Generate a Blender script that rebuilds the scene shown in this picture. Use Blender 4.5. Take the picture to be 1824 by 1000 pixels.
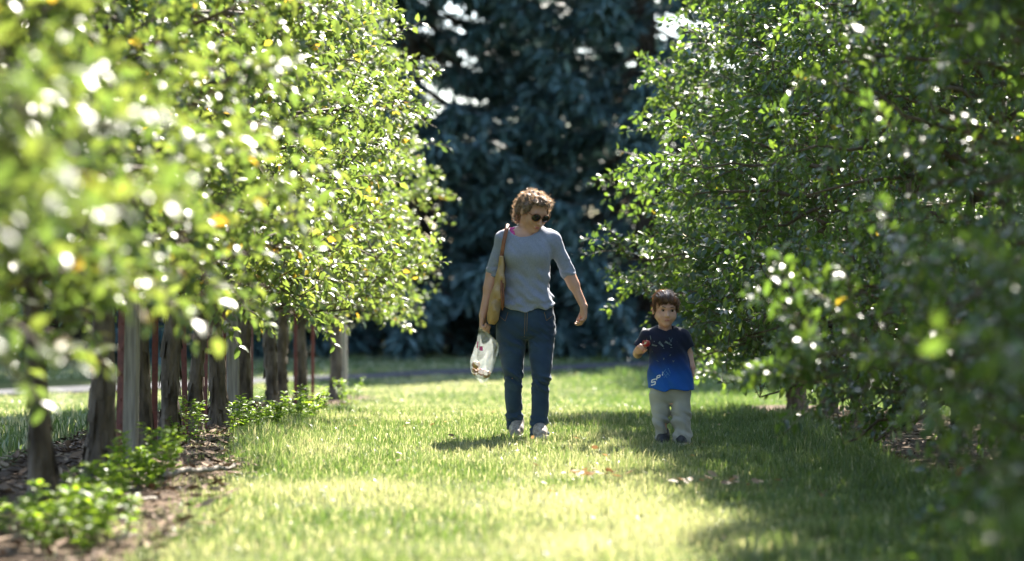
import bpy, math, random
import numpy as np
from mathutils import Vector
from mathutils.bvhtree import BVHTree

RAD = math.radians
scene = bpy.context.scene
for o in list(bpy.data.objects):
    bpy.data.objects.remove(o, do_unlink=True)
COL = scene.collection
rng = np.random.default_rng(7)

# ------------------------------------------------------------------ camera, sky, sun, exposure
FPX = 85.0 / 36.0 * 1824.0            # focal length in photograph pixels
CAM_H = 0.96
cam = bpy.data.cameras.new('camera')
cam.lens = 85.0
cam.sensor_width = 36.0
cam.clip_start = 0.1
cam.clip_end = 3000.0
cam.dof.use_dof = True
cam.dof.focus_distance = 15.2
cam.dof.aperture_fstop = 1.6
cam_ob = bpy.data.objects.new('camera', cam)
COL.objects.link(cam_ob)
cam_ob.location = (0, 0, CAM_H)
cam_ob.rotation_euler = (RAD(90.0) + math.atan(14.0 / FPX), 0, -math.atan(22.0 / FPX))
scene.camera = cam_ob

SUN_EL, SUN_AZ = RAD(46.0), RAD(19.0)  # behind the walkers, over the right row
world = bpy.data.worlds.new('World')
scene.world = world
world.use_nodes = True
wn = world.node_tree.nodes
sky = wn.new('ShaderNodeTexSky')
sky.sky_type = 'NISHITA'
sky.sun_disc = False
sky.sun_elevation = SUN_EL
sky.sun_rotation = SUN_AZ
sky.air_density = 1.0
sky.dust_density = 1.2
world.node_tree.links.new(sky.outputs[0], wn['Background'].inputs[0])
wn['Background'].inputs[1].default_value = 0.09
sun = bpy.data.lights.new('sun', 'SUN')
sun.energy = 5.0
sun.angle = RAD(0.53)
sun.color = (1.0, 0.93, 0.82)
sun_ob = bpy.data.objects.new('sun', sun)
COL.objects.link(sun_ob)
sdir = Vector((math.sin(SUN_AZ) * math.cos(SUN_EL), math.cos(SUN_AZ) * math.cos(SUN_EL), math.sin(SUN_EL)))
sun_ob.rotation_euler = sdir.to_track_quat('Z', 'Y').to_euler()
sun_ob.location = (20, 40, 50)
vs = scene.view_settings
vs.view_transform = 'Standard'
vs.look = 'None'
vs.exposure = 2.48
vs.gamma = 1.0
vs.use_curve_mapping = False
cy = scene.cycles
cy.use_denoising = True
cy.max_bounces = 10
cy.diffuse_bounces = 4
cy.glossy_bounces = 3
cy.transmission_bounces = 6
cy.transparent_max_bounces = 12
cy.sample_clamp_indirect = 8.0
cy.caustics_reflective = False
cy.caustics_refractive = False


# ------------------------------------------------------------------ small helpers
def tag(o, label=None, cat=None, group=None, kind=None):
    for k, v in (('label', label), ('category', cat), ('group', group), ('kind', kind)):
        if v:
            o[k] = v
    return o


def mesh_np(name, V, faces, mats=(), smooth=True, fmat=None, attrs=None):
    """V (n,3); faces: one array (m,3|4) or a list of such; fmat: material index per face."""
    if not isinstance(faces, (list, tuple)):
        faces = [faces]
    faces = [np.asarray(f, np.int32) for f in faces if len(f)]
    V = np.asarray(V, np.float32)
    me = bpy.data.meshes.new(name)
    me.vertices.add(len(V))
    me.vertices.foreach_set('co', V.ravel())
    tot = np.concatenate([np.full(len(f), f.shape[1], np.int32) for f in faces])
    idx = np.concatenate([f.ravel() for f in faces])
    start = np.concatenate([[0], np.cumsum(tot)[:-1]]).astype(np.int32)
    me.loops.add(len(idx))
    me.loops.foreach_set('vertex_index', idx)
    me.polygons.add(len(tot))
    me.polygons.foreach_set('loop_start', start)
    me.polygons.foreach_set('loop_total', tot)
    me.polygons.foreach_set('use_smooth', np.full(len(tot), smooth))
    if fmat is not None:
        me.polygons.foreach_set('material_index', np.asarray(fmat, np.int32))
    for m in mats:
        me.materials.append(m)
    for k, a in (attrs or {}).items():
        a = np.asarray(a, np.float32)
        if a.ndim == 1:
            at = me.attributes.new(k, 'FLOAT', 'POINT')
            at.data.foreach_set('value', a)
        else:
            at = me.attributes.new(k, 'FLOAT_COLOR', 'POINT')
            at.data.foreach_set('color', np.c_[a, np.ones(len(a))].astype(np.float32).ravel())
    me.update(calc_edges=True)
    return me


def ob(name, me, parent=None, loc=None):
    o = bpy.data.objects.new(name, me)
    COL.objects.link(o)
    if parent is not None:
        o.parent = parent
    if loc is not None:
        o.location = loc
    return o


def empty(name, loc=(0, 0, 0), rz=0.0):
    o = bpy.data.objects.new(name, None)
    o.empty_display_size = 0.2
    COL.objects.link(o)
    o.location = loc
    o.rotation_euler = (0, 0, rz)
    return o


class Geo:
    """collects vertices and faces"""
    def __init__(s):
        s.V, s.T, s.Q, s.n, s.A, s.mt, s.mq = [], [], [], 0, [], [], []

    def add(s, V, T=None, Q=None, a=0.5, m=0):
        V = np.asarray(V, np.float32)
        s.V.append(V)
        s.A.append(np.broadcast_to(np.asarray(a, np.float32), (len(V),)))
        if T is not None and len(T):
            s.T.append(np.asarray(T) + s.n)
            s.mt.append(np.full(len(T), m))
        if Q is not None and len(Q):
            s.Q.append(np.asarray(Q) + s.n)
            s.mq.append(np.full(len(Q), m))
        s.n += len(V)

    def mesh(s, name, mats, smooth=True):
        f, fm = [], []
        if s.T:
            f.append(np.concatenate(s.T)); fm.append(np.concatenate(s.mt))
        if s.Q:
            f.append(np.concatenate(s.Q)); fm.append(np.concatenate(s.mq))
        return mesh_np(name, np.concatenate(s.V), f, mats, smooth, np.concatenate(fm), {'rnd': np.concatenate(s.A)})


def unit(v):
    v = np.asarray(v, float)
    return v / np.maximum(np.linalg.norm(v, axis=-1, keepdims=True), 1e-9)


def tube(path, radii, n=8, jitter=None, squash=None, cap=True):
    P = np.asarray(path, float)
    radii = np.broadcast_to(np.asarray(radii, float), (len(P),))
    T = unit(np.gradient(P, axis=0))
    ref = np.array([1.0, 0, 0]) if abs(T[0][0]) < 0.8 else np.array([0, 1.0, 0])
    ang = np.linspace(0, 2 * np.pi, n, endpoint=False)
    rows = []
    for i in range(len(P)):
        u = unit(ref - T[i] * np.dot(ref, T[i]))
        w = np.cross(T[i], u)
        ref = u
        r = radii[i]
        rr = r * (1 + (jitter[i] if jitter is not None else 0))
        a, b = (1.0, 1.0) if squash is None else squash
        rows.append(P[i] + np.outer(np.cos(ang) * rr * a, u) + np.outer(np.sin(ang) * rr * b, w))
    V = np.concatenate(rows)
    i = np.arange(len(P) - 1)[:, None] * n
    j = np.arange(n)[None]
    k = (np.arange(n)[None] + 1) % n
    Q = np.stack([i + j, i + k, i + n + k, i + n + j], -1).reshape(-1, 4)
    T3 = np.zeros((0, 3), int)
    if cap:
        c = np.array([P[0], P[-1]])
        b0 = len(V)
        V = np.concatenate([V, c])
        j = np.arange(n); k = (j + 1) % n
        e = (len(P) - 1) * n
        T3 = np.concatenate([np.stack([np.full(n, b0), k, j], -1), np.stack([np.full(n, b0 + 1), e + j, e + k], -1)])
    return V, T3, Q


def box_geo(lo, hi):
    x0, y0, z0 = lo; x1, y1, z1 = hi
    V = np.array([[x0, y0, z0], [x1, y0, z0], [x1, y1, z0], [x0, y1, z0], [x0, y0, z1], [x1, y0, z1], [x1, y1, z1], [x0, y1, z1]], float)
    Q = np.array([[0, 3, 2, 1], [4, 5, 6, 7], [0, 1, 5, 4], [1, 2, 6, 5], [2, 3, 7, 6], [3, 0, 4, 7]])
    return V, Q


_lat = np.random.default_rng(99).random((256, 256)).astype(np.float32)


def vnoise(x, y, s=1.0, o=0.0):
    x = np.asarray(x, float) / s + o * 13.7 + 100; y = np.asarray(y, float) / s + o * 7.3 + 100
    i, j = np.floor(x).astype(int), np.floor(y).astype(int)
    u, v = x - i, y - j
    u, v = u * u * (3 - 2 * u), v * v * (3 - 2 * v)
    g = lambda a, b: _lat[a % 256, b % 256]
    return (g(i, j) * (1 - u) + g(i + 1, j) * u) * (1 - v) + (g(i, j + 1) * (1 - u) + g(i + 1, j + 1) * u) * v


def smooth01(a, b, x):
    t = np.clip((np.asarray(x, float) - a) / (b - a), 0, 1)
    return t * t * (3 - 2 * t)


def gz(x, y):
    """height of the ground: level lane that dips gently beyond the walkers"""
    return -0.47 * smooth01(15, 33, y) + 0.03 * (vnoise(x, y, 1.7, 1) - 0.5) * smooth01(4, 8, y)


# ------------------------------------------------------------------ materials
def new_mat(name):
    m = bpy.data.materials.new(name)
    m.use_nodes = True
    nt = m.node_tree
    return m, nt, nt.nodes, nt.links, nt.nodes['Principled BSDF']


def ramp(nodes, stops, interp='LINEAR'):
    r = nodes.new('ShaderNodeValToRGB')
    r.color_ramp.interpolation = interp
    e = r.color_ramp.elements
    while len(e) < len(stops):
        e.new(0.5)
    for k, (p, c) in enumerate(stops):
        e[k].position = p
        e[k].color = (*c, 1)
    return r


def mat_noise(name, c0, c1, scale=8, rough=0.7, bump=0.3, bscale=None, detail=6, spec=0.4, stretch=(1, 1, 1), sheen=0, bdist=0.01, sub=0):
    m, nt, n, l, p = new_mat(name)
    tc = n.new('ShaderNodeTexCoord')
    mp = n.new('ShaderNodeMapping')
    mp.inputs['Scale'].default_value = stretch
    l.new(tc.outputs['Object'], mp.inputs[0])
    nz = n.new('ShaderNodeTexNoise')
    nz.inputs['Scale'].default_value = scale
    nz.inputs['Detail'].default_value = detail
    l.new(mp.outputs[0], nz.inputs['Vector'])
    r = ramp(n, [(0.3, c0), (0.7, c1)])
    l.new(nz.outputs['Fac'], r.inputs[0])
    l.new(r.outputs[0], p.inputs['Base Color'])
    p.inputs['Roughness'].default_value = rough
    p.inputs['Specular IOR Level'].default_value = spec
    p.inputs['Sheen Weight'].default_value = sheen
    if sub:
        p.inputs['Subsurface Weight'].default_value = sub
        p.inputs['Subsurface Radius'].default_value = (0.012, 0.004, 0.002)
    if bump:
        nb = n.new('ShaderNodeTexNoise')
        nb.inputs['Scale'].default_value = bscale or scale * 4
        nb.inputs['Detail'].default_value = 8
        l.new(mp.outputs[0], nb.inputs['Vector'])
        b = n.new('ShaderNodeBump')
        b.inputs['Strength'].default_value = bump
        b.inputs['Distance'].default_value = bdist
        l.new(nb.outputs['Fac'], b.inputs['Height'])
        l.new(b.outputs[0], p.inputs['Normal'])
    return m


def mat_leaf(name, stops, trans, tmix=0.5, rough=0.35, spec=0.5):
    """thin leaf: glossy skin over a body that lets light through; colour varies leaf by leaf"""
    m, nt, n, l, p = new_mat(name)
    at = n.new('ShaderNodeAttribute')
    at.attribute_name = 'rnd'
    r = ramp(n, stops)
    l.new(at.outputs['Fac'], r.inputs[0])
    p.inputs['Roughness'].default_value = rough
    p.inputs['Specular IOR Level'].default_value = spec
    l.new(r.outputs[0], p.inputs['Base Color'])
    t = n.new('ShaderNodeBsdfTranslucent')
    mx = n.new('ShaderNodeMixRGB')
    mx.blend_type = 'MULTIPLY'
    mx.inputs[0].default_value = 1.0
    l.new(r.outputs[0], mx.inputs[1])
    mx.inputs[2].default_value = (*trans, 1)
    l.new(mx.outputs[0], t.inputs['Color'])
    ms = n.new('ShaderNodeMixShader')
    ms.inputs[0].default_value = tmix
    l.new(p.outputs[0], ms.inputs[1])
    l.new(t.outputs[0], ms.inputs[2])
    l.new(ms.outputs[0], n['Material Output'].inputs['Surface'])
    return m


def mat_grass(name, tmix=0.38):
    m, nt, n, l, p = new_mat(name)
    at = n.new('ShaderNodeAttribute')
    at.attribute_name = 'col'
    p.inputs['Roughness'].default_value = 0.36
    p.inputs['Specular IOR Level'].default_value = 0.8
    l.new(at.outputs['Color'], p.inputs['Base Color'])
    t = n.new('ShaderNodeBsdfTranslucent')
    mx = n.new('ShaderNodeMixRGB')
    mx.blend_type = 'MULTIPLY'
    mx.inputs[0].default_value = 1.0
    l.new(at.outputs['Color'], mx.inputs[1])
    mx.inputs[2].default_value = (1.8, 1.75, 1.15, 1)
    l.new(mx.outputs[0], t.inputs['Color'])
    ms = n.new('ShaderNodeMixShader')
    ms.inputs[0].default_value = tmix
    l.new(p.outputs[0], ms.inputs[1])
    l.new(t.outputs[0], ms.inputs[2])
    l.new(ms.outputs[0], n['Material Output'].inputs['Surface'])
    return m


M = {}
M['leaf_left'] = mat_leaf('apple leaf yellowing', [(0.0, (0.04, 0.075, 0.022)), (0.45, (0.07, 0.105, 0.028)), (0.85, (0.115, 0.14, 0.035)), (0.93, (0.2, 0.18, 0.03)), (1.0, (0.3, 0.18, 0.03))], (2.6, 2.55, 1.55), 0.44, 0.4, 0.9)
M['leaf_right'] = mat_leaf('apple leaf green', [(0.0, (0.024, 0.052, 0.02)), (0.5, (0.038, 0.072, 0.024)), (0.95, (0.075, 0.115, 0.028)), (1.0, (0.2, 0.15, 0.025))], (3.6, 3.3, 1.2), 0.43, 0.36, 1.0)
M['leaf_weed'] = mat_leaf('sun brightened weed leaf', [(0.0, (0.09, 0.16, 0.025)), (1.0, (0.18, 0.25, 0.04))], (2.2, 2.2, 1.0), 0.5, 0.45)  # sunlight put into the colour: greens raised brighter and yellower
M['leaf_far'] = mat_leaf('broadleaf', [(0.0, (0.05, 0.09, 0.02)), (1.0, (0.1, 0.14, 0.03))], (2.2, 2.2, 1.0), 0.5, 0.5)
M['needle'] = mat_leaf('haze lightened spruce needle', [(0.0, (0.04, 0.085, 0.08)), (0.6, (0.08, 0.145, 0.145)), (1.0, (0.15, 0.22, 0.225))], (1.2, 1.2, 1.0), 0.15, 0.5, 0.5)  # blue-green needles, colour lightened further to carry the distant haze
M['dead_leaf'] = mat_leaf('dry leaf', [(0.0, (0.15, 0.095, 0.05)), (0.6, (0.26, 0.18, 0.095)), (1.0, (0.4, 0.31, 0.19))], (1.3, 1.0, 0.8), 0.3, 0.6)
M['chip'] = mat_leaf('wood chip', [(0.0, (0.07, 0.045, 0.03)), (0.6, (0.2, 0.13, 0.085)), (1.0, (0.42, 0.32, 0.23))], (1, 1, 1), 0.02, 0.8, 0.2)
M['grass'] = mat_grass('grass')
M['bark'] = mat_noise('apple bark', (0.03, 0.023, 0.017), (0.19, 0.15, 0.115), 14, 0.9, 1.0, 36, stretch=(1, 1, 0.35), bdist=0.02, spec=0.2)
M['twig'] = mat_noise('twig bark', (0.07, 0.05, 0.035), (0.16, 0.11, 0.075), 30, 0.7, 0.2, spec=0.4)
M['spruce_bark'] = mat_noise('spruce bark', (0.035, 0.028, 0.022), (0.1, 0.08, 0.065), 6, 0.95, 0.6, spec=0.2)
M['post'] = mat_noise('weathered post wood', (0.16, 0.145, 0.125), (0.34, 0.31, 0.27), 9, 0.85, 0.5, 60, stretch=(6, 6, 0.5), spec=0.2)
M['post_end'] = mat_noise('post end grain', (0.2, 0.17, 0.13), (0.36, 0.32, 0.26), 30, 0.9, 0.4, spec=0.2)
M['stake'] = mat_noise('red oxide painted steel', (0.08, 0.022, 0.018), (0.16, 0.04, 0.03), 25, 0.55, 0.2, spec=0.4)
M['soil'] = mat_noise('mulched soil', (0.045, 0.032, 0.022), (0.15, 0.105, 0.07), 7, 0.95, 0.9, 50, spec=0.15, bdist=0.02)
M['lawn'] = mat_noise('lawn ground', (0.05, 0.075, 0.018), (0.12, 0.13, 0.04), 1.5, 0.9, 0.8, 60, spec=0.15, bdist=0.03)
M['road'] = mat_noise('shade darkened gravel road', (0.045, 0.046, 0.05), (0.085, 0.086, 0.09), 3, 0.9, 0.5, 80, spec=0.2)  # tree shade put into the colour: grey taken down dark
M['skin'] = mat_noise('skin', (0.5, 0.27, 0.18), (0.6, 0.34, 0.24), 12, 0.5, 0.1, 200, spec=0.4, sub=0.15, bdist=0.001)
M['skin_child'] = mat_noise('child skin', (0.56, 0.28, 0.2), (0.7, 0.43, 0.33), 18, 0.5, 0.06, 200, spec=0.4, sub=0.15, bdist=0.001)
M['lip'] = mat_noise('lip', (0.42, 0.14, 0.12), (0.48, 0.18, 0.15), 40, 0.4, 0)
M['jersey'] = mat_noise('heather blue grey jersey', (0.215, 0.235, 0.3), (0.265, 0.285, 0.36), 130, 0.85, 0.2, 260, spec=0.2, sheen=0.25, bdist=0.002, stretch=(1, 1, 0.6))
M['pink'] = mat_noise('magenta knit', (0.5, 0.04, 0.2), (0.62, 0.07, 0.28), 60, 0.8, 0.2)
M['sole'] = mat_noise('shoe rubber', (0.35, 0.33, 0.3), (0.55, 0.52, 0.48), 30, 0.7, 0.1)
M['shoe'] = mat_noise('grey beige shoe mesh', (0.16, 0.13, 0.115), (0.5, 0.45, 0.41), 45, 0.75, 0.4, 200, spec=0.3)
M['shoe_dark'] = mat_noise('dark shoe', (0.02, 0.022, 0.028), (0.07, 0.07, 0.08), 40, 0.6, 0.3, 150)
M['lace'] = mat_noise('shoe lace', (0.6, 0.58, 0.54), (0.75, 0.73, 0.7), 60, 0.8, 0.1)
M['khaki'] = mat_noise('pale khaki cotton', (0.31, 0.305, 0.285), (0.4, 0.395, 0.37), 9, 0.85, 0.3, 240, spec=0.2, sheen=0.1, bdist=0.002)
M['canvas'] = mat_noise('tan suede', (0.36, 0.235, 0.12), (0.48, 0.33, 0.18), 14, 0.85, 0.35, 160, spec=0.2, bdist=0.003)
M['leather'] = mat_noise('brown leather', (0.17, 0.06, 0.025), (0.3, 0.115, 0.05), 24, 0.5, 0.2, spec=0.4)
M['hair'] = mat_noise('brown hair', (0.045, 0.028, 0.02), (0.16, 0.1, 0.065), 60, 0.42, 0.6, 160, stretch=(1, 1, 0.3), spec=0.6, bdist=0.004)
M['hair_boy'] = mat_noise('chestnut hair', (0.055, 0.026, 0.013), (0.16, 0.08, 0.042), 70, 0.4, 0.5, 200, stretch=(1, 1, 0.25), spec=0.6, bdist=0.003)
M['black'] = mat_noise('black plastic', (0.008, 0.007, 0.007), (0.016, 0.013, 0.012), 20, 0.2, 0, spec=0.6)
M['eye_white'] = mat_noise('eye white', (0.3, 0.26, 0.24), (0.36, 0.32, 0.3), 20, 0.2, 0)
M['iris'] = mat_noise('dark brown iris', (0.02, 0.011, 0.007), (0.04, 0.022, 0.013), 30, 0.15, 0)
M['print_pale'] = mat_noise('pale shirt print', (0.015, 0.03, 0.045), (0.15, 0.2, 0.23), 55, 0.7, 0)
M['print_white'] = mat_noise('white shirt print', (0.62, 0.66, 0.7), (0.74, 0.77, 0.8), 40, 0.7, 0)
M['print_blue'] = mat_noise('light blue shirt print', (0.06, 0.2, 0.42), (0.12, 0.3, 0.52), 40, 0.7, 0)
M['apple_flesh'] = mat_noise('apple flesh', (0.7, 0.62, 0.38), (0.8, 0.74, 0.52), 25, 0.5, 0.2, spec=0.4)
M['apple_stem'] = mat_noise('apple stem', (0.08, 0.05, 0.03), (0.14, 0.09, 0.05), 30, 0.8, 0.1)
M['tongue'] = mat_noise('bag print pink', (0.62, 0.06, 0.2), (0.7, 0.1, 0.26), 30, 0.5, 0)


def mat_hair_strand(name, c):
    m = mat_leaf(name, [(0.0, tuple(0.6 * v for v in c)), (1.0, c)], (1.5, 1.25, 1.0), 0.45, 0.35, 0.6)
    return m


M['strand'] = mat_hair_strand('rim paled brown hair strand', (0.42, 0.33, 0.25))  # far paler than the hair mass: backlit rim put into the colour
M['strand_boy'] = mat_hair_strand('chestnut hair strand', (0.24, 0.13, 0.07))


def mat_denim():
    m, nt, n, l, p = new_mat('dark blue denim')
    tc = n.new('ShaderNodeTexCoord')
    nz = n.new('ShaderNodeTexNoise'); nz.inputs['Scale'].default_value = 6; nz.inputs['Detail'].default_value = 8
    l.new(tc.outputs['Object'], nz.inputs['Vector'])
    r = ramp(n, [(0.3, (0.015, 0.032, 0.064)), (0.55, (0.025, 0.05, 0.096)), (0.8, (0.05, 0.09, 0.15))])
    l.new(nz.outputs['Fac'], r.inputs[0])
    w = n.new('ShaderNodeTexNoise'); w.inputs['Scale'].default_value = 300; w.inputs['Detail'].default_value = 2
    l.new(tc.outputs['Object'], w.inputs['Vector'])
    mx = n.new('ShaderNodeMixRGB'); mx.blend_type = 'OVERLAY'; mx.inputs[0].default_value = 0.5
    l.new(r.outputs[0], mx.inputs[1]); l.new(w.outputs['Color'], mx.inputs[2])
    l.new(r.outputs[0], p.inputs['Base Color'])
    p.inputs['Roughness'].default_value = 0.8
    p.inputs['Specular IOR Level'].default_value = 0.25
    p.inputs['Sheen Weight'].default_value = 0.15
    b = n.new('ShaderNodeBump'); b.inputs['Strength'].default_value = 0.35; b.inputs['Distance'].default_value = 0.002
    l.new(w.outputs['Fac'], b.inputs['Height']); l.new(b.outputs[0], p.inputs['Normal'])
    return m


def mat_boy_shirt():
    """dyed cloth: navy yoke running into royal blue at the hem (world heights are the shirt's own)"""
    m, nt, n, l, p = new_mat('navy to royal blue tee')
    tc = n.new('ShaderNodeTexCoord')
    sp = n.new('ShaderNodeSeparateXYZ')
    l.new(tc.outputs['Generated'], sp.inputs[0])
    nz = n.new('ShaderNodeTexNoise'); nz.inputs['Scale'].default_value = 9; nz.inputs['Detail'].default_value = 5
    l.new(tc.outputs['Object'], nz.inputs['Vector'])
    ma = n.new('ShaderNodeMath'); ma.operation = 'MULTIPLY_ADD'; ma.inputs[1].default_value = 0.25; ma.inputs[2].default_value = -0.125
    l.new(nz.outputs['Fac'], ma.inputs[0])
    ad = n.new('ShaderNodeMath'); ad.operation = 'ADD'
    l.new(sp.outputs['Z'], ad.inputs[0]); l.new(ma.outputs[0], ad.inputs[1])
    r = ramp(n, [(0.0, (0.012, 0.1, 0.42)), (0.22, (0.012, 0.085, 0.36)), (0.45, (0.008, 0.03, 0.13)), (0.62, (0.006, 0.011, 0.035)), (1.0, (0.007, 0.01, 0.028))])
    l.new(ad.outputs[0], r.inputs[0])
    l.new(r.outputs[0], p.inputs['Base Color'])
    p.inputs['Roughness'].default_value = 0.8
    p.inputs['Specular IOR Level'].default_value = 0.25
    p.inputs['Sheen Weight'].default_value = 0.12
    w = n.new('ShaderNodeTexNoise'); w.inputs['Scale'].default_value = 260
    l.new(tc.outputs['Object'], w.inputs['Vector'])
    b = n.new('ShaderNodeBump'); b.inputs['Strength'].default_value = 0.25; b.inputs['Distance'].default_value = 0.002
    l.new(w.outputs['Fac'], b.inputs['Height']); l.new(b.outputs[0], p.inputs['Normal'])
    return m


def mat_plastic():
    m, nt, n, l, p = new_mat('clear plastic film')
    tr = n.new('ShaderNodeBsdfTransparent'); tr.inputs[0].default_value = (0.93, 0.96, 0.95, 1)
    gl = n.new('ShaderNodeBsdfGlossy'); gl.inputs['Roughness'].default_value = 0.16; gl.inputs['Color'].default_value = (1, 1, 1, 1)
    tl = n.new('ShaderNodeBsdfTranslucent'); tl.inputs[0].default_value = (0.85, 0.9, 0.88, 1)
    a = n.new('ShaderNodeMixShader'); a.inputs[0].default_value = 0.12
    l.new(tr.outputs[0], a.inputs[1]); l.new(tl.outputs[0], a.inputs[2])
    b = n.new('ShaderNodeMixShader')
    fr = n.new('ShaderNodeLayerWeight'); fr.inputs['Blend'].default_value = 0.25
    ma = n.new('ShaderNodeMath'); ma.operation = 'MULTIPLY_ADD'; ma.inputs[1].default_value = 0.3; ma.inputs[2].default_value = 0.03
    l.new(fr.outputs['Facing'], ma.inputs[0]); l.new(ma.outputs[0], b.inputs[0])
    l.new(a.outputs[0], b.inputs[1]); l.new(gl.outputs[0], b.inputs[2])
    l.new(b.outputs[0], n['Material Output'].inputs['Surface'])
    return m


def mat_apple(name, c0, c1, c2):
    m, nt, n, l, p = new_mat(name)
    tc = n.new('ShaderNodeTexCoord')
    mp = n.new('ShaderNodeMapping'); mp.inputs['Scale'].default_value = (1, 1, 0.35)
    l.new(tc.outputs['Object'], mp.inputs[0])
    nz = n.new('ShaderNodeTexNoise'); nz.inputs['Scale'].default_value = 35; nz.inputs['Detail'].default_value = 5
    l.new(mp.outputs[0], nz.inputs['Vector'])
    r = ramp(n, [(0.35, c0), (0.55, c1), (0.72, c2)])
    l.new(nz.outputs['Fac'], r.inputs[0]); l.new(r.outputs[0], p.inputs['Base Color'])
    p.inputs['Roughness'].default_value = 0.35
    return m


M['denim'] = mat_denim()
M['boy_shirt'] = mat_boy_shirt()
M['film'] = mat_plastic()
M['apple_red'] = mat_apple('red apple skin', (0.3, 0.015, 0.02), (0.4, 0.03, 0.035), (0.5, 0.16, 0.07))
M['apple_brown'] = mat_apple('russet apple skin', (0.3, 0.06, 0.04), (0.42, 0.2, 0.07), (0.5, 0.34, 0.12))

# ------------------------------------------------------------------ the ground
BED_L = lambda y: -1.5 - 0.16 * smooth01(12, 15, y) + 0.25 * (vnoise(y, 0 * y, 1.6, 3) - 0.5) + 0.12 * (vnoise(y, 0 * y + 3, 0.3, 4) - 0.5) + 0.2 * (1 - smooth01(9, 13, y))
BED_R = lambda y: 2.25 + 0.3 * (vnoise(y, 0 * y, 1.4, 5) - 0.5)


def road_d(x, y):
    """signed distance across the road that crosses beyond the rows"""
    nx, ny = -0.803, 0.597
    return (x + 2.0) * nx + (y - 39.0) * ny


def build_ground():
    ys = np.concatenate([np.linspace(-40, 2, 8), np.arange(3, 45, 0.35), np.linspace(46, 90, 20), np.geomspace(100, 2500, 14)])
    xs = np.concatenate([-np.geomspace(2500, 14, 16), np.arange(-12, 12.1, 0.4), np.geomspace(14, 2500, 16)])
    X, Y = np.meshgrid(xs, ys)
    Z = gz(X, Y)
    nx, ny = len(xs), len(ys)
    i = np.arange(ny - 1)[:, None] * nx + np.arange(nx - 1)[None]
    Q = np.stack([i, i + 1, i + nx + 1, i + nx], -1).reshape(-1, 4)
    o = ob('lawn', mesh_np('lawn', np.c_[X.ravel(), Y.ravel(), Z.ravel()], Q, [M['lawn']]))
    tag(o, 'mown grass lane and lawn between the apple rows', None, None, 'structure')
    # mulch beds
    for side, inner, outer in ((-1, BED_L, lambda y: -2.75 + 0.3 * (vnoise(y, 0 * y + 9, 1.3, 6) - 0.5)), (1, BED_R, lambda y: 3.5 + 0.3 * (vnoise(y, 0 * y + 4, 1.3, 8) - 0.5))):
        yy = np.arange(2, 31.5 if side < 0 else 24, 0.15)
        a, b = inner(yy), outer(yy)
        k = 14
        t = np.linspace(0, 1, k)
        XX = a[:, None] * (1 - t) + b[:, None] * t
        YY = np.repeat(yy[:, None], k, 1)
        ZZ = gz(XX, YY) + 0.008 + 0.02 * np.sin(t * np.pi)[None] * (0.5 + vnoise(XX, YY, 0.35, 2))
        ZZ[:, [0, -1]] -= 0.02
        i = np.arange(len(yy) - 1)[:, None] * k + np.arange(k - 1)[None]
        Q = np.stack([i, i + 1, i + k + 1, i + k], -1).reshape(-1, 4)
        if side > 0:
            pass
        o = ob('mulch_bed', mesh_np('mulch_bed', np.c_[XX.ravel(), YY.ravel(), ZZ.ravel()], Q[:, ::-1] if side < 0 else Q, [M['soil']]))
        tag(o, 'bare mulched soil strip under the ' + ('staked apple row' if side < 0 else 'dark leafed apple row beside the boy'), None, None, 'structure')
    # road
    s = np.linspace(-60, 80, 120)
    dx, dy = 0.597, 0.803
    rows = []
    for w in (-0.75, -0.25, 0.25, 0.75):
        x = -2.0 + dx * s - 0.803 * w; y = 39.0 + dy * s + 0.597 * w
        rows.append(np.c_[x, y, gz(x, y) + 0.03])
    V = np.concatenate(rows)
    n = len(s)
    i = np.arange(3)[:, None] * n + np.arange(n - 1)[None]
    Q = np.stack([i, i + 1, i + n + 1, i + n], -1).reshape(-1, 4)
    tag(ob('road', mesh_np('road', V, Q, [M['road']])), 'narrow grey gravel road crossing beyond the apple rows', None, None, 'structure')


build_ground()


def bedmask(x, y):
    """True on the mulch"""
    return ((x < BED_L(y)) & (x > -2.7) & (y < 31)) | ((x > BED_R(y)) & (x < 3.45) & (y < 23.8))


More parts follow.
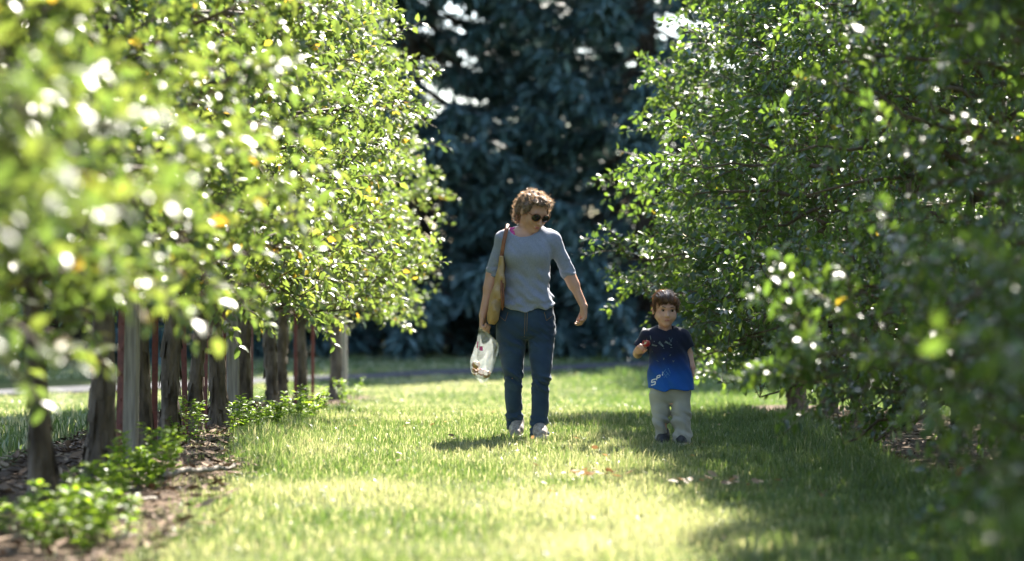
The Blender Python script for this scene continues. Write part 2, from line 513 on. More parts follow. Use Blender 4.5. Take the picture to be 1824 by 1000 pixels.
def grass_blades(name, label, zones, seed):
    r = np.random.default_rng(seed)
    PX, PY, HH, WW = [], [], [], []
    for (x0, x1, y0, y1, dens, hmul, wmul) in zones:
        n = int((x1 - x0) * (y1 - y0) * dens)
        x = r.uniform(x0, x1, n); y = r.uniform(y0, y1, n)
        keep = (~bedmask(x + r.normal(0, .07, n), y) | ((r.random(n) < .22) & (x < 0) & (x > -2.1) & (vnoise(x, y, .4, 41) > .45))) & (np.abs(road_d(x, y)) > 0.78)
        clump = vnoise(x, y, 0.16, 11)
        thin = vnoise(x, y, 0.7, 12)
        keep &= r.random(n) < 0.35 + 0.65 * clump + 0.3 * thin
        x, y, clump = x[keep], y[keep], clump[keep]
        h = (0.024 + 0.034 * r.random(len(x)) ** 1.6) * (0.5 + 1.0 * clump)
        # unmown growth along the bed edges and in scattered tufts
        el = np.exp(-((x - BED_L(y) - 0.18) / 0.26) ** 2) * (x > BED_L(y)) * smooth01(11.5, 14, y) * (1 - smooth01(19, 22, y))
        er = np.exp(-((BED_R(y) - x - 0.1) / 0.3) ** 2) * (x < BED_R(y)) * 0.7
        eo = np.exp(-((x + 3.0) / 0.35) ** 2) * 0.9
        tuft = smooth01(0.7, 0.92, vnoise(x, y, 0.33, 14)) * smooth01(0.3, 0.9, x + 0.2 * y * 0 + 0.6) * 0.55
        ex = np.clip(el * 1.2 + er + eo + tuft, 0, 1.4) * r.random(len(x)) ** 0.8
        h = h + (0.075 + .05 * (x > 1.2)) * ex
        PX.append(x); PY.append(y); HH.append(h * hmul); WW.append(np.full(len(x), wmul))
    x, y, h, w = map(np.concatenate, (PX, PY, HH, WW))
    n = len(x)
    z = gz(x, y) - 0.004
    az = r.uniform(0, 2 * np.pi, n)
    lean = np.abs(r.normal(0.25, 0.35, n)) * h
    lx, ly = np.cos(az) * lean, np.sin(az) * lean
    wa = r.uniform(0, np.pi, n)
    bw = (0.0016 + 0.0014 * r.random(n)) * w
    wx, wy = np.cos(wa) * bw, np.sin(wa) * bw
    V = np.empty((n, 5, 3), np.float32)
    V[:, 0] = np.c_[x - wx, y - wy, z]
    V[:, 1] = np.c_[x + wx, y + wy, z]
    V[:, 2] = np.c_[x - wx * .8 + lx * .35, y - wy * .8 + ly * .35, z + h * .6]
    V[:, 3] = np.c_[x + wx * .8 + lx * .35, y + wy * .8 + ly * .35, z + h * .6]
    V[:, 4] = np.c_[x + lx, y + ly, z + h * (1 - 0.25 * np.clip(lean / h, 0, 1.5))]
    b = np.arange(n)[:, None] * 5
    T = np.stack([b + [0, 1, 3], b + [0, 3, 2], b + [2, 3, 4]], 1).reshape(-1, 3)
    # blade colours: fresh green, yellow green, straw
    dry = np.clip(0.55 * vnoise(x, y, 1.3, 21) + 0.6 * vnoise(x, y, 0.45, 22) - 0.42, 0, 1) * 1.1 * smooth01(0.13, 0.05, h)
    dry = dry * (1 - .85 * smooth01(.5, 1.5, x))  # less straw rightwards: lusher grass, and the shaded side darkened by colour
    mix = r.random(n)
    g0, g1, st = np.array([0.045, 0.1, 0.022]), np.array([0.115, 0.17, 0.045]), np.array([0.44, 0.42, 0.3])
    c = g0 + (g1 - g0) * mix[:, None]
    d = np.clip(dry + (r.random(n) < 0.16 - .13 * smooth01(.5, 1.5, x)) * 0.8 + (r.random(n) - 0.5) * 0.3, 0, 1)[:, None]
    c = c * (1 - d) + st * d
    me = mesh_np(name, V.reshape(-1, 3), T, [M['grass']], True, None, {'col': np.repeat(c, 5, 0)})
    tag(ob(name, me), label, None, None, 'stuff')


grass_blades('grass', 'short sunlit lawn grass with straw coloured patches and longer tufts by the beds', [
    (-1.9, 2.5, 7.6, 11.0, 3000, 1.0, 1.25),
    (-1.9, 2.5, 11.0, 18.0, 4200, 1.0, 1.0),
    (-2.4, 3.4, 18.0, 26.0, 1500, 1.05, 1.6),
    (-4.0, 6.0, 26.0, 39.0, 420, 1.15, 3.2),
    (-8.0, -2.6, 10.0, 33.0, 420, 1.1, 2.6),
    (3.3, 9.0, 11.0, 30.0, 250, 1.1, 3.0),
    (-14.0, 14.0, 38.0, 58.0, 110, 1.2, 6.0),
], 3)


# ------------------------------------------------------------------ leaves and trees
def leaves(G, P, D, N, L, W, a, m=0, fold=0.16, droop=0.18):
    """append leaves: base P, axis D, normal N, length L, width W; seven points and six faces each"""
    n = len(P)
    D = unit(D)
    S = unit(np.cross(D, N))
    N = np.cross(S, D)
    L = np.asarray(L)[:, None]; W = np.asarray(W)[:, None]
    V = np.empty((n, 7, 3))
    V[:, 0] = P
    V[:, 1] = P + D * L * .38 + S * W * .5 + N * W * fold
    V[:, 2] = P + D * L * .38 - S * W * .5 + N * W * fold
    V[:, 3] = P + D * L * .5
    V[:, 4] = P + D * L * .74 + S * W * .36 + N * (W * fold - L * droop * .4)
    V[:, 5] = P + D * L * .74 - S * W * .36 + N * (W * fold - L * droop * .4)
    V[:, 6] = P + D * L * 1.0 - N * L * droop
    b = np.arange(n)[:, None] * 7
    T = np.stack([b + [0, 2, 3], b + [0, 3, 1], b + [3, 6, 4], b + [3, 4, 1], b + [3, 5, 6], b + [3, 2, 5]], 1).reshape(-1, 3)
    G.add(V.reshape(-1, 3), T=T, a=np.repeat(a, 7), m=m)


def sprays(G, P, D, N, L, W, a, m=0):
    """needle sprays: slim bent lozenges, two faces each"""
    D = unit(D)
    S = unit(np.cross(D, N))
    N = np.cross(S, D)
    L = np.asarray(L)[:, None]; W = np.asarray(W)[:, None]
    V = np.stack([P, P + D * L * .45 + S * W * .5, P + D * L - N * L * .1, P + D * L * .45 - S * W * .5], 1)
    b = np.arange(len(P))[:, None] * 4
    G.add(V.reshape(-1, 3), T=np.stack([b + [0, 2, 1], b + [0, 3, 2]], 1).reshape(-1, 3), a=np.repeat(a, 4), m=m)


def trunk_mesh(r, H, r0, lean=0.06, name='trunk'):
    n, k = 24, 56
    t = np.linspace(0, 1, k) ** 1.7
    z = -0.08 + t * H
    wob = np.c_[np.cumsum(r.normal(0, 0.011, k)), np.cumsum(r.normal(0, 0.011, k))] * smooth01(0, .4, t)[:, None]
    path = np.c_[wob[:, 0] + lean * t * r.uniform(-1, 1), wob[:, 1] + lean * t * r.uniform(-1, 1), z]
    hh = np.maximum(z, 0)
    rad = r0 * (0.24 + 0.76 * (1 - t) ** 0.9) * (1 + 0.8 * np.exp(-hh / 0.09) + .14 * np.sin(hh * 7 + r.uniform(0, 6)) * np.exp(-hh / 1.5))
    ang = np.linspace(0, 2 * np.pi, n, endpoint=False)
    jit = np.zeros((k, n))
    ph = r.uniform(0, 6.28, 6)
    for i in range(k):
        jit[i] = 0.09 * np.sin(3 * ang + ph[0] + z[i] * 2.2) + 0.08 * np.sin(5 * ang + ph[1] - z[i] * 3) + 0.07 * np.sin(2 * ang + ph[2] + 7 * z[i]) + r.normal(0, 0.04, n) + 0.16 * (vnoise(ang * 2.2, np.full(n, z[i]), 0.55, ph[4]) - .5) + 0.22 * np.maximum(vnoise(np.cos(ang) * 1.5, np.sin(ang) * 1.5 + z[i] * 2.4, .4, ph[5]) - .6, 0) * 2
        jit[i] += 0.22 * np.exp(-hh[i] / 0.1) * np.sin(4 * ang + ph[3])
    V, T, Q = tube(path, rad, n, jit)
    g = Geo(); g.add(V, T, Q)
    # lifted bark flakes
    for _ in range(60):
        i = r.integers(5, int(k * .62)); j = r.integers(0, n)
        c = V[i * n + j]; out = unit(c - path[i])
        s = np.cross(out, [0, 0, 1.0]); w, h = r.uniform(.008, .022), r.uniform(.02, .06)
        q = np.array([c - s * w - [0, 0, h], c + s * w - [0, 0, h * .8], c + s * w * .8 + [0, 0, h], c - s * w + [0, 0, h * .9]]) + out * .004
        q[:2] += out * r.uniform(.003, .014)
        g.add(q, Q=[[0, 1, 2, 3]])
    return g.mesh(name, [M['bark']]), path, rad


def apple_variant(seed, H, prof_h, prof_w, depth, low, nbr, tw_per, lf_per, leaf_mat, yellow, tw_len=(0.25, 0.55), flop=0.0, zmin=0.22):
    """one grown apple tree: trunk mesh, limb meshes, crown mesh (twigs and leaves)"""
    r = np.random.default_rng(seed)
    tm, path, rad = trunk_mesh(r, H * 0.86, r.uniform(0.046, 0.058))
    limbs = []
    G = Geo()
    hs = np.sort(r.uniform(low, H * 0.84, nbr))
    az = np.cumsum(np.full(nbr, 2.399)) + r.normal(0, .3, nbr)
    LP, LD, LN = [], [], []
    order = np.argsort(r.random(nbr))
    for q in range(nbr):
        h, a = hs[q], az[q]
        p0 = np.array([np.interp(h, path[:, 2], path[:, 0]), np.interp(h, path[:, 2], path[:, 1]), h])
        rise = r.uniform(0.05, 0.5) * (0.6 + h / H)
        he = h + rise
        wx = np.interp(he, prof_h, prof_w) * r.uniform(0.72, 1.08)
        wy = depth * r.uniform(0.7, 1.1) * (np.interp(he, prof_h, prof_w) / max(prof_w)) ** .5
        p2 = np.array([math.cos(a) * wx, math.sin(a) * wy, he])
        if flop and h < 1.4:
            p2[2] -= flop * r.uniform(.2, 1)
            p2[2] = max(p2[2], zmin + .08)
        pm = (p0 + p2) / 2 + np.array([0, 0, r.uniform(0.02, 0.25)]) + r.normal(0, .06, 3)
        t = np.linspace(0, 1, 9)[:, None]
        B = (1 - t) ** 2 * p0 + 2 * t * (1 - t) * pm + t ** 2 * p2
        B[1:-1] += r.normal(0, .015, (7, 3))
        br = np.linspace(0.024 if h < 2.2 else 0.017, 0.005, 9)
        V, T3, Q = tube(B, br, 6)
        if h < 2.4 and len(limbs) < 6:
            gg = Geo(); gg.add(V, T3, Q); limbs.append(gg.mesh('limb', [M['bark']]))
        else:
            G.add(V, T3, Q, m=1)
        blen = np.linalg.norm(p2 - p0)
        nt = max(4, int(tw_per * (0.45 + 0.55 * blen / 1.2)))
        for k in range(nt):
            s = r.uniform(0.18, 1.0) if k > 1 else 1.0
            c = np.array([np.interp(s, t[:, 0], B[:, j]) for j in range(3)])
            out = np.array([math.cos(a) * 1.0, math.sin(a) * 1.0, 0])
            d = unit(out * r.uniform(0.0, 1.1) + r.normal(0, .55, 3) + np.array([0, 0, r.uniform(-0.25, 0.95)]))
            tl = r.uniform(*tw_len) * (0.8 if s < .5 else 1)
            e = c + d * tl
            if abs(e[0]) > np.interp(e[2], prof_h, prof_w) + 0.38 or e[2] < zmin + r.uniform(-.06, .2):
                d[2] = abs(d[2]); d[0] *= .4; d = unit(d); e = c + d * tl * .7
            sag = np.array([0, 0, -0.05 * tl])
            u = np.linspace(0, 1, 4)[:, None]
            TP = c + (e - c) * u + sag * (u ** 2) + np.array([0, 0, .10 * tl]) * np.sin(u * np.pi)
            V, T3, Q = tube(TP, np.linspace(.0042, .0018, 4), 3, cap=False)
            G.add(V, None, Q, m=1)
            nl = int(lf_per * r.uniform(.7, 1.3) * tl / 0.4)
            ss = np.sort(r.uniform(0.08, 1.0, nl)); ss[-1:] = 1.0
            pos = np.stack([np.interp(ss, u[:, 0], TP[:, j]) for j in range(3)], -1)
            LP.append(pos)
            ax = unit(np.cross(d, r.normal(0, 1, 3)))
            bx = np.cross(d, ax)
            th = np.arange(nl) * 2.399 + r.uniform(0, 6)
            rad_ = np.cos(th)[:, None] * ax + np.sin(th)[:, None] * bx
            LD.append(unit(rad_ * .9 + d * .55 + r.normal(0, .25, (nl, 3)) + np.array([0, 0, -.12])))
    P = np.concatenate(LP); D = np.concatenate(LD)
    n = len(P)
    N = unit(np.array([0, 0, 1.0]) + r.normal(0, .5, (n, 3)))
    L = r.uniform(.042, .074, n); W = L * r.uniform(.46, .62, n)
    # tone drifts from shoot to shoot; a few leaves have turned
    tone = 0.25 + 0.5 * r.random(n) + 0.3 * (vnoise(P[:, 0] + P[:, 1], P[:, 2], 0.5, seed) - 0.5)
    tone = np.clip(tone, 0, .86)
    turned = (r.random(n) < yellow) | ((r.random(n) < yellow * 6) & (vnoise(P[:, 1] * 1.3, P[:, 2] + P[:, 0], 0.35, seed + 3) > .78))
    tone = np.where(turned, r.uniform(.88, 1, n), tone)
    leaves(G, P + D * .012, D, N, L, W, tone, m=0, fold=r.uniform(.1, .2), droop=.2)
    return tm, limbs, G.mesh('crown', [leaf_mat, M['twig']])


LH = [0.3, 0.8, 1.3, 2.0, 3.0, 4.0, 5.0]
LW = [0.5, 0.88, 1.02, 1.06, 0.82, 0.5, 0.2]
RH = [0.2, 0.6, 1.05, 1.5, 2.0, 2.6, 3.2, 4.0, 5.0]
RW = [1.3, 1.6, 1.7, 1.74, 1.55, 1.2, 0.95, 0.62, 0.3]
VAR_L = [apple_variant(100 + i, 4.9, LH, LW, 0.85, 0.78, 50, 15, 25, M['leaf_left'], 0.014, (0.22, 0.55), 0.25, 0.62) for i in range(4)]
RFW = [0.92, 0.98, 1.35, 1.62, 1.28, 1.0, 0.85, 0.6, 0.3]
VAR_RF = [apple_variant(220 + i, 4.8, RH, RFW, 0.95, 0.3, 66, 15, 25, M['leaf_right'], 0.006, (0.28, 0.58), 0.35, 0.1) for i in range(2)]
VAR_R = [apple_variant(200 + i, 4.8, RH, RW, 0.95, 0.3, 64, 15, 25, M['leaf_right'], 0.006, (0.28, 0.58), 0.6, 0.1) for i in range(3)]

ORD = ['first', 'second', 'third', 'fourth', 'fifth', 'sixth', 'seventh', 'eighth', 'ninth', 'tenth', 'eleventh', 'twelfth', 'thirteenth', 'fourteenth', 'fifteenth', 'sixteenth', 'seventeenth', 'eighteenth']


def plant_tree(var, x, y, rz, sc, label, group):
    tm, limbs, cm = var
    e = empty('apple_tree', (x, y, float(gz(np.array(x), np.array(y)))), rz)
    e.scale = sc
    e.rotation_euler[0], e.rotation_euler[1] = rr.normal(0, .03), rr.normal(0, .03)
    tag(e, label, 'apple tree', group)
    ob('trunk', tm, e)
    for lm in limbs:
        ob('limb', lm, e)
    c = ob('crown', cm, e)
    c['kind'] = 'stuff'
    return e


ROW_L = -1.97
trunk_px = [595, 535, 505, 480, 435, 382, 347, 310, 255, 180, 65]
ld = [1.97 * FPX / (890 - p) for p in trunk_px] + [8.9, 7.7, 6.5, 5.4, 4.3]
rr = np.random.default_rng(5)
for i, d in enumerate(ld):
    s = rr.uniform(.94, 1.06)
    rz = rr.choice([0, math.pi]) + rr.normal(0, .15)
    plant_tree(VAR_L[i % 4], ROW_L + rr.normal(0, .03), d, rz, (s * rr.uniform(.95, 1.05) * (1.14 if d > 18 else 1.0), s, s * rr.uniform(.98, 1.08)),
               'yellow green apple tree in the staked row, %s from the end post' % ORD[i], 'apple trees in the staked row')
rd = [20.9, 19.3, 17.7, 15.9, 14.2, 12.6, 11.0, 9.4, 7.8, 6.3, 4.9]
for i, d in enumerate(rd):
    s = rr.uniform(.95, 1.05)
    wx = 1.05 if d > 15 else {14.2: .68, 12.6: .75, 11.0: .8, 9.4: .8, 7.8: .76, 6.3: .78, 4.9: .86}.get(d, .9)
    plant_tree(VAR_RF[i % 2] if d > 15 else VAR_R[(i + 1) % 3], 2.62 + rr.normal(0, .04), d, rr.choice([0, math.pi]) + rr.normal(0, .12), (s * wx, s, s),
               'dark green apple tree in the row beside the boy, %s from the lawn end' % ORD[i], 'apple trees in the row beside the boy')


# ------------------------------------------------------------------ spruces and broadleaf trees beyond the road
def spruce_variant(seed, H, R):
    r = np.random.default_rng(seed)
    k = 24
    t = np.linspace(0, 1, k)
    path = np.c_[np.cumsum(r.normal(0, .02, k)), np.cumsum(r.normal(0, .02, k)), -.2 + t * (H + .2)]
    V, T3, Q = tube(path, 0.3 * (1 - t) ** .8 + .02, 12, r.normal(0, .06, (k, 12)))
    g = Geo(); g.add(V, T3, Q)
    tm = g.mesh('trunk', [M['spruce_bark']])
    G = Geo()
    h = 0.7
    LP, LD = [], []
    while h < H - .3:
        f = 1 - h / H
        nb = r.integers(6, 9)
        a0 = r.uniform(0, 6.28)
        for b in range(nb):
            if r.random() < (.08 if h < 4 else .12):
                continue
            a = a0 + b * 6.283 / nb + r.normal(0, .12)
            L = R * (f ** .75) * r.uniform(.72, 1.08) + .25
            hb = h + r.normal(0, .12)
            s = np.linspace(0, 1, 8)
            drop = -0.42 * L * f * np.sin(s * 2.2) + .16 * L * s ** 3
            B = np.c_[math.cos(a) * L * s, math.sin(a) * L * s, hb + drop]
            V, T3, Q = tube(B, np.linspace(.05 * f + .012, .008, 8), 4, cap=False)
            G.add(V, None, Q, m=1)
            n = int((24 + 44 * L) * (1 if h < 9 else .6))
            ss = r.uniform(.2, 1, n) ** .8
            pos = np.stack([np.interp(ss, s, B[:, j]) for j in range(3)], -1)
            out = np.array([math.cos(a), math.sin(a), 0]); side = np.array([-math.sin(a), math.cos(a), 0])
            sg = r.choice([-1, 1], n)[:, None]
            d = unit(out * r.uniform(.3, 1, (n, 1)) + side * sg * r.uniform(.2, 1.1, (n, 1)) + np.array([0, 0, 1]) * r.uniform(-.55, .1, (n, 1)))
            # secondary sprays leave the side shoots
            LP.append(pos); LD.append(d)
            LP.append(pos + d * r.uniform(.12, .3, (n, 1))); LD.append(unit(d + r.normal(0, .4, (n, 3)) + [0, 0, -.2]))
        h += r.uniform(.34, .52)
    P, D = np.concatenate(LP), np.concatenate(LD)
    n = len(P)
    N = unit(np.array([0, 0, 1.0]) + r.normal(0, .35, (n, 3)))
    L = r.uniform(.24, .48, n)
    sprays(G, P, D, N, L, L * r.uniform(.18, .32, n), r.random(n))
    return tm, G.mesh('crown', [M['needle'], M['spruce_bark']])


VAR_S = [spruce_variant(300, 20, 4.8), spruce_variant(301, 19, 4.5)]
spr = [(-1.9, 52.5), (3.1, 51.0), (-8.8, 49.5), (-14.5, 50.5), (9.3, 52.5), (15.5, 54.5), (-21.0, 52.0), (22.0, 57.0),
       (1.2, 61.0), (-11.5, 61.0), (12.5, 63.0), (-18, 62.0), (-27.5, 56.0), (-34, 58.0), (19.0, 66.0), (28.5, 62.0)]
for i, (x, y) in enumerate(spr):
    e = empty('spruce_tree', (x, y, float(gz(np.array(x), np.array(y)))), rr.uniform(0, 6.28))
    s = rr.uniform(.9, 1.12)
    e.scale = (s, s, s * rr.uniform(.95, 1.1))
    tag(e, 'tall blue green spruce in the shady ' + ('front' if y < 58 else 'second') + ' rank beyond the road', 'spruce tree', 'spruces in the ' + ('front' if y < 58 else 'second') + ' rank beyond the road')
    tm, cm = VAR_S[i % 2]
    ob('trunk', tm, e)
    ob('crown', cm, e)['kind'] = 'stuff'


def broadleaf_variant(seed):
    r = np.random.default_rng(seed)
    H = 9.0
    t = np.linspace(0, 1, 14)
    path = np.c_[np.cumsum(r.normal(0, .06, 14)), np.cumsum(r.normal(0, .06, 14)), -.2 + t * H * .8]
    V, T3, Q = tube(path, .22 * (1 - t) + .03, 10)
    g = Geo(); g.add(V, T3, Q)
    tm = g.mesh('trunk', [M['spruce_bark']])
    G = Geo()
    for c in range(60):
        a, hh = r.uniform(0, 6.28), r.uniform(1.2, H)
        R = 3.2 * math.sin(min(1, hh / H * .9 + .15) * math.pi) ** .6 * r.uniform(.5, 1)
        ctr = np.array([math.cos(a) * R, math.sin(a) * R, hh])
        b = np.array([0, 0, hh * .8])
        V, T3, Q = tube(np.linspace(b, ctr, 4), np.linspace(.05, .01, 4), 4, cap=False)
        G.add(V, None, Q, m=1)
        n = 110
        P = ctr + r.normal(0, .42, (n, 3)); D = r.normal(0, 1, (n, 3))
        L = r.uniform(.12, .2, n)
        leaves(G, P, D, unit(np.array([0, 0, 1.]) + r.normal(0, .6, (n, 3))), L, L * .65, r.random(n))
    return tm, G.mesh('crown', [M['leaf_far'], M['spruce_bark']])


VAR_B = broadleaf_variant(400)
for i, (x, y) in enumerate([(-6, 84), (2.5, 82), (10, 88), (-15, 90), (19, 92), (-26, 88), (30, 95)]):
    e = empty('broadleaf_tree', (x, y, -.47), rr.uniform(0, 6.28))
    s = rr.uniform(.75, 1.0)
    e.scale = (s * 1.2, s * 1.2, s)
    tag(e, 'sunlit green broadleaf tree far behind the spruces', 'tree', 'broadleaf trees behind the spruces')
    ob('trunk', VAR_B[0], e)
    ob('crown', VAR_B[1], e)['kind'] = 'stuff'


# ------------------------------------------------------------------ posts and red stakes of the staked row
def make_post(x, y, w, h, label, seed):
    r = np.random.default_rng(seed)
    g = Geo()
    k = 16
    z = np.linspace(-.15, h, k)
    ch = w * .14
    ring = np.array([[-w / 2, -w / 2 + ch], [-w / 2 + ch, -w / 2], [w / 2 - ch, -w / 2], [w / 2, -w / 2 + ch], [w / 2, w / 2 - ch], [w / 2 - ch, w / 2], [-w / 2 + ch, w / 2], [-w / 2, w / 2 - ch]])
    V = []
    for i in range(k):
        V.append(np.c_[ring + r.normal(0, .0012, ring.shape) + [0.004 * math.sin(z[i] * 2), 0], np.full(8, z[i])])
    V = np.concatenate(V)
    i = np.arange(k - 1)[:, None] * 8; j = np.arange(8)[None]; j2 = (j + 1) % 8
    g.add(V, None, np.stack([i + j, i + j2, i + 8 + j2, i + 8 + j], -1).reshape(-1, 4))
    e = empty('wooden_post', (x, y, float(gz(np.array(x), np.array(y)))), r.normal(0, .06))
    e.rotation_euler[1] = r.normal(0, .012)
    tag(e, label, 'post', 'wooden posts of the staked row')
    ob('shaft', g.mesh('shaft', [M['post']], False), e)
    top = V[-8:]
    c = np.concatenate([top, top * [.9, .9, 1] + [0, 0, .008]])
    g2 = Geo(); j = np.arange(8); j2 = (j + 1) % 8
    g2.add(np.concatenate([c, [[0, 0, h + .01]]]), np.stack([8 + j, 8 + j2, np.full(8, 16)], -1), np.stack([j, j2, 8 + j2, 8 + j], -1))
    ob('end_cap', g2.mesh('end_cap', [M['post_end']], False), e)
    for zz in (h - .25, h - .75):
        V_, T_, Q_ = tube([[0, -w / 2 - .006, zz], [0, -w / 2 + .01, zz]], [.006, .006], 6)
        g3 = Geo(); g3.add(V_, T_, Q_)
        ob('staple', g3.mesh('staple', [M['stake']]), e)


post_px = [(230, 0.098), (416, 0.098), (611, 0.1)]
post_lab = ['weathered grey square post between two trunks of the staked row, weeds at its foot',
            'weathered grey square post halfway along the staked row, dark trunk close behind it',
            'weathered grey end post of the staked row, at the open lawn']
post_x = [ROW_L, ROW_L, ROW_L]
for k, (p, w) in enumerate(post_px):
    d = 1.97 * FPX / (890 - p)
    make_post(-1.97, d, w, 2.3, post_lab[k], 50 + k)


def stake_mesh():
    g = Geo()
    h = 1.75
    for lo, hi in (((-.017, -.003, -.1), (.017, .003, h)), ((-.003, .003, -.1), (.003, .03, h - .001))):
        V, Q = box_geo(lo, hi); g.add(V, None, Q)
    return g.mesh('shaft', [M['stake']], False)


def stud_mesh():
    V, Q = box_geo((-.008, -.009, -.006), (.008, -.0031, .006))
    g = Geo(); g.add(V, None, Q)
    return g.mesh('stud', [M['stake']], False)


SM, ST = stake_mesh(), stud_mesh()
stake_spots = [(212, 'dark red steel stake touching the grey post among the weeds'), (275, 'dark red steel stake standing clear beside a thin sunlit trunk'),
               (331, 'dark red steel stake between two thick flaking trunks'), (365, 'dark red steel stake just before the halfway grey post, beside a thick trunk'),
               (401, 'dark red steel stake touching the halfway grey post'), (447, 'dark red steel stake behind a slim trunk past the halfway post'),
               (527, 'dark red steel stake against a trunk two trees before the end post'), (557, 'lone dark red steel stake in the gap before the end post')]
for p, lab in stake_spots:
    d = 1.97 * FPX / (890 - p) - .1
    x = (p - 890) / FPX * d
    e = empty('steel_stake', (x, d, float(gz(np.array(x), np.array(d)))), rr.normal(0, .3))
    e.rotation_euler[1] = rr.normal(0, .015)
    tag(e, lab, 'stake', 'red steel stakes of the staked row')
    ob('shaft', SM, e)
    for zz in np.arange(.25, 1.7, .13):
        ob('stud', ST, e, (0, 0, zz))


# ------------------------------------------------------------------ weeds, chips, fallen leaves
def weed_mesh(seed, h, ns, spread):
    r = np.random.default_rng(seed)
    gs, G = Geo(), Geo()
    LP, LD = [], []
    for s in range(ns):
        a = r.uniform(0, 6.28)
        b = np.array([math.cos(a), math.sin(a), 0]) * spread * r.random() ** .6
        hh = h * r.uniform(.5, 1.1)
        e = b + np.array([math.cos(a) * hh * .25, math.sin(a) * hh * .25, hh]) + np.r_[r.normal(0, .03, 2), 0]
        t = np.linspace(0, 1, 6)[:, None]
        B = b + (e - b) * t + np.array([0, 0, .05]) * np.sin(t * 3.1) - [0, 0, .02]
        V, T3, Q = tube(B, np.linspace(.003, .0012, 6), 4, cap=False)
        gs.add(V, None, Q)
        n = int(10 + hh * 60)
        ss = r.uniform(.1, 1, n)
        pos = np.stack([np.interp(ss, t[:, 0], B[:, j]) for j in range(3)], -1)
        th = np.arange(n) * 2.4 + a
        LP.append(pos); LD.append(unit(np.c_[np.cos(th), np.sin(th), r.uniform(.0, .7, n)]))
    P, D = np.concatenate(LP), np.concatenate(LD)
    n = len(P)
    L = r.uniform(.03, .062, n)
    leaves(G, P, D, unit(np.array([0, 0, 1.]) + r.normal(0, .3, (n, 3))), L, L * r.uniform(.35, .55, n), r.random(n))
    return gs.mesh('stem', [M['leaf_weed']]), G.mesh('foliage', [M['leaf_weed']])


VAR_W = [weed_mesh(500, .3, 16, .17), weed_mesh(501, .22, 12, .15), weed_mesh(502, .38, 11, .13), weed_mesh(503, .2, 14, .2)]


def weed(px, py, var, sc, label, group='weeds along the staked row'):
    d = CAM_H * FPX / (py - 514)
    for _ in range(12):
        x = (px - 890) / FPX * d
        d = (CAM_H - float(gz(np.array(x), np.array(d)))) * FPX / (py - 514)
    e = empty('weed_plant', (x, d, float(gz(np.array(x), np.array(d)))), rr.uniform(0, 6.28))
    e.scale = (sc,) * 3
    tag(e, label, 'weed', group)
    s, f = VAR_W[var]
    ob('stem', s, e)['kind'] = 'stuff'
    ob('foliage', f, e)['kind'] = 'stuff'


W1 = 'bright green leafy weed at the foot of the grey post among the trunks'
W2 = 'bright green leafy weed growing low in the mulch before the mossy trunk'
W3 = 'bright green leafy weed beside the thick flaking trunk at the lane edge'
W4 = 'bright green leafy weed at the roots of the trunks near the end post'
for px, py, v, sc, lab in [(255, 872, 0, .95, W1), (290, 858, 2, .72, W1), (225, 880, 3, .8, W1), (175, 900, 1, 1.0, W2), (140, 945, 3, 1.0, W2), (110, 985, 1, .9, W2),
                           (60, 960, 3, .8, W2), (340, 795, 2, .75, W3), (430, 782, 0, .9, W3), (465, 772, 1, 1.0, W3), 
                           (170, 970, 3, .9, W2), (515, 756, 3, .9, W4),
                           (535, 748, 1, 1.0, W4), (560, 742, 0, .8, W4), (622, 730, 2, .8, W4)]:
    weed(px, py, v, sc, lab)


def scatter_flat(name, label, n, region, size, mat, seed, thick=0.0, zoff=.01, asp=(.3, .8)):
    """little chips or leaves lying about: each its own curled face with real tilt"""
    r = np.random.default_rng(seed)
    x, y = region(r, n)
    z = gz(x, y) + zoff + .012 * r.random(len(x))
    n = len(x)
    G = Geo()
    a = r.uniform(0, 6.28, n)
    D = np.c_[np.cos(a), np.sin(a), r.normal(0, .22, n)]
    N = unit(np.array([0, 0, 1.]) + r.normal(0, .3, (n, 3)))
    L = r.uniform(*size, n)
    leaves(G, np.c_[x, y, z], D, N, L, L * r.uniform(*asp, n), r.random(n), fold=.15, droop=-.1)
    o = ob(name, G.mesh(name, [mat]))
    tag(o, label, None, None, 'stuff')
    return o


def bed_region(side):
    def f(r, n):
        y = r.uniform(7.5, 26 if side < 0 else 21, n)
        t = r.random(n) ** .8
        if side < 0:
            a = BED_L(y) + .12; x = a + (-2.7 - a) * t
        else:
            a = BED_R(y) - .08; x = a + (3.4 - a) * t
        return x, y
    return f


def lane_region(r, n):
    x = r.uniform(-1.2, 2.2, n); y = r.uniform(8, 20, n)
    k = r.random(n) < .25 + .75 * smooth01(.45, .8, vnoise(x, y, .8, 31))
    return x[k], y[k]


def patch_region(px, py, sx, sy):
    d = CAM_H * FPX / (py - 514); cx = (px - 890) / FPX * d
    return lambda r, n: (r.normal(cx, sx, n), r.normal(d, sy, n))


scatter_flat('wood_chips', 'loose brown wood chips and bark on the bed of the staked row', 7500, bed_region(-1), (.025, .1), M['chip'], 61, zoff=.022, asp=(.2, .5))
scatter_flat('wood_chips', 'loose brown wood chips in the shaded bed beside the boy', 3000, bed_region(1), (.015, .06), M['chip'], 62, zoff=.022, asp=(.2, .5))
scatter_flat('fallen_leaves', 'dry fallen leaves thinly scattered over the grass lane', 170, lane_region, (.025, .05), M['dead_leaf'], 63, zoff=.03, asp=(.5, .7))
scatter_flat('fallen_leaves', 'dry brown leaves lying in a heap on the sunny grass', 26, patch_region(1062, 858, .1, .08), (.04, .07), M['dead_leaf'], 64, zoff=.035, asp=(.5, .7))
scatter_flat('fallen_leaves', 'pale dry leaves lying at the edge of the shade', 20, patch_region(1290, 872, .14, .09), (.035, .065), M['dead_leaf'], 65, zoff=.035, asp=(.5, .7))


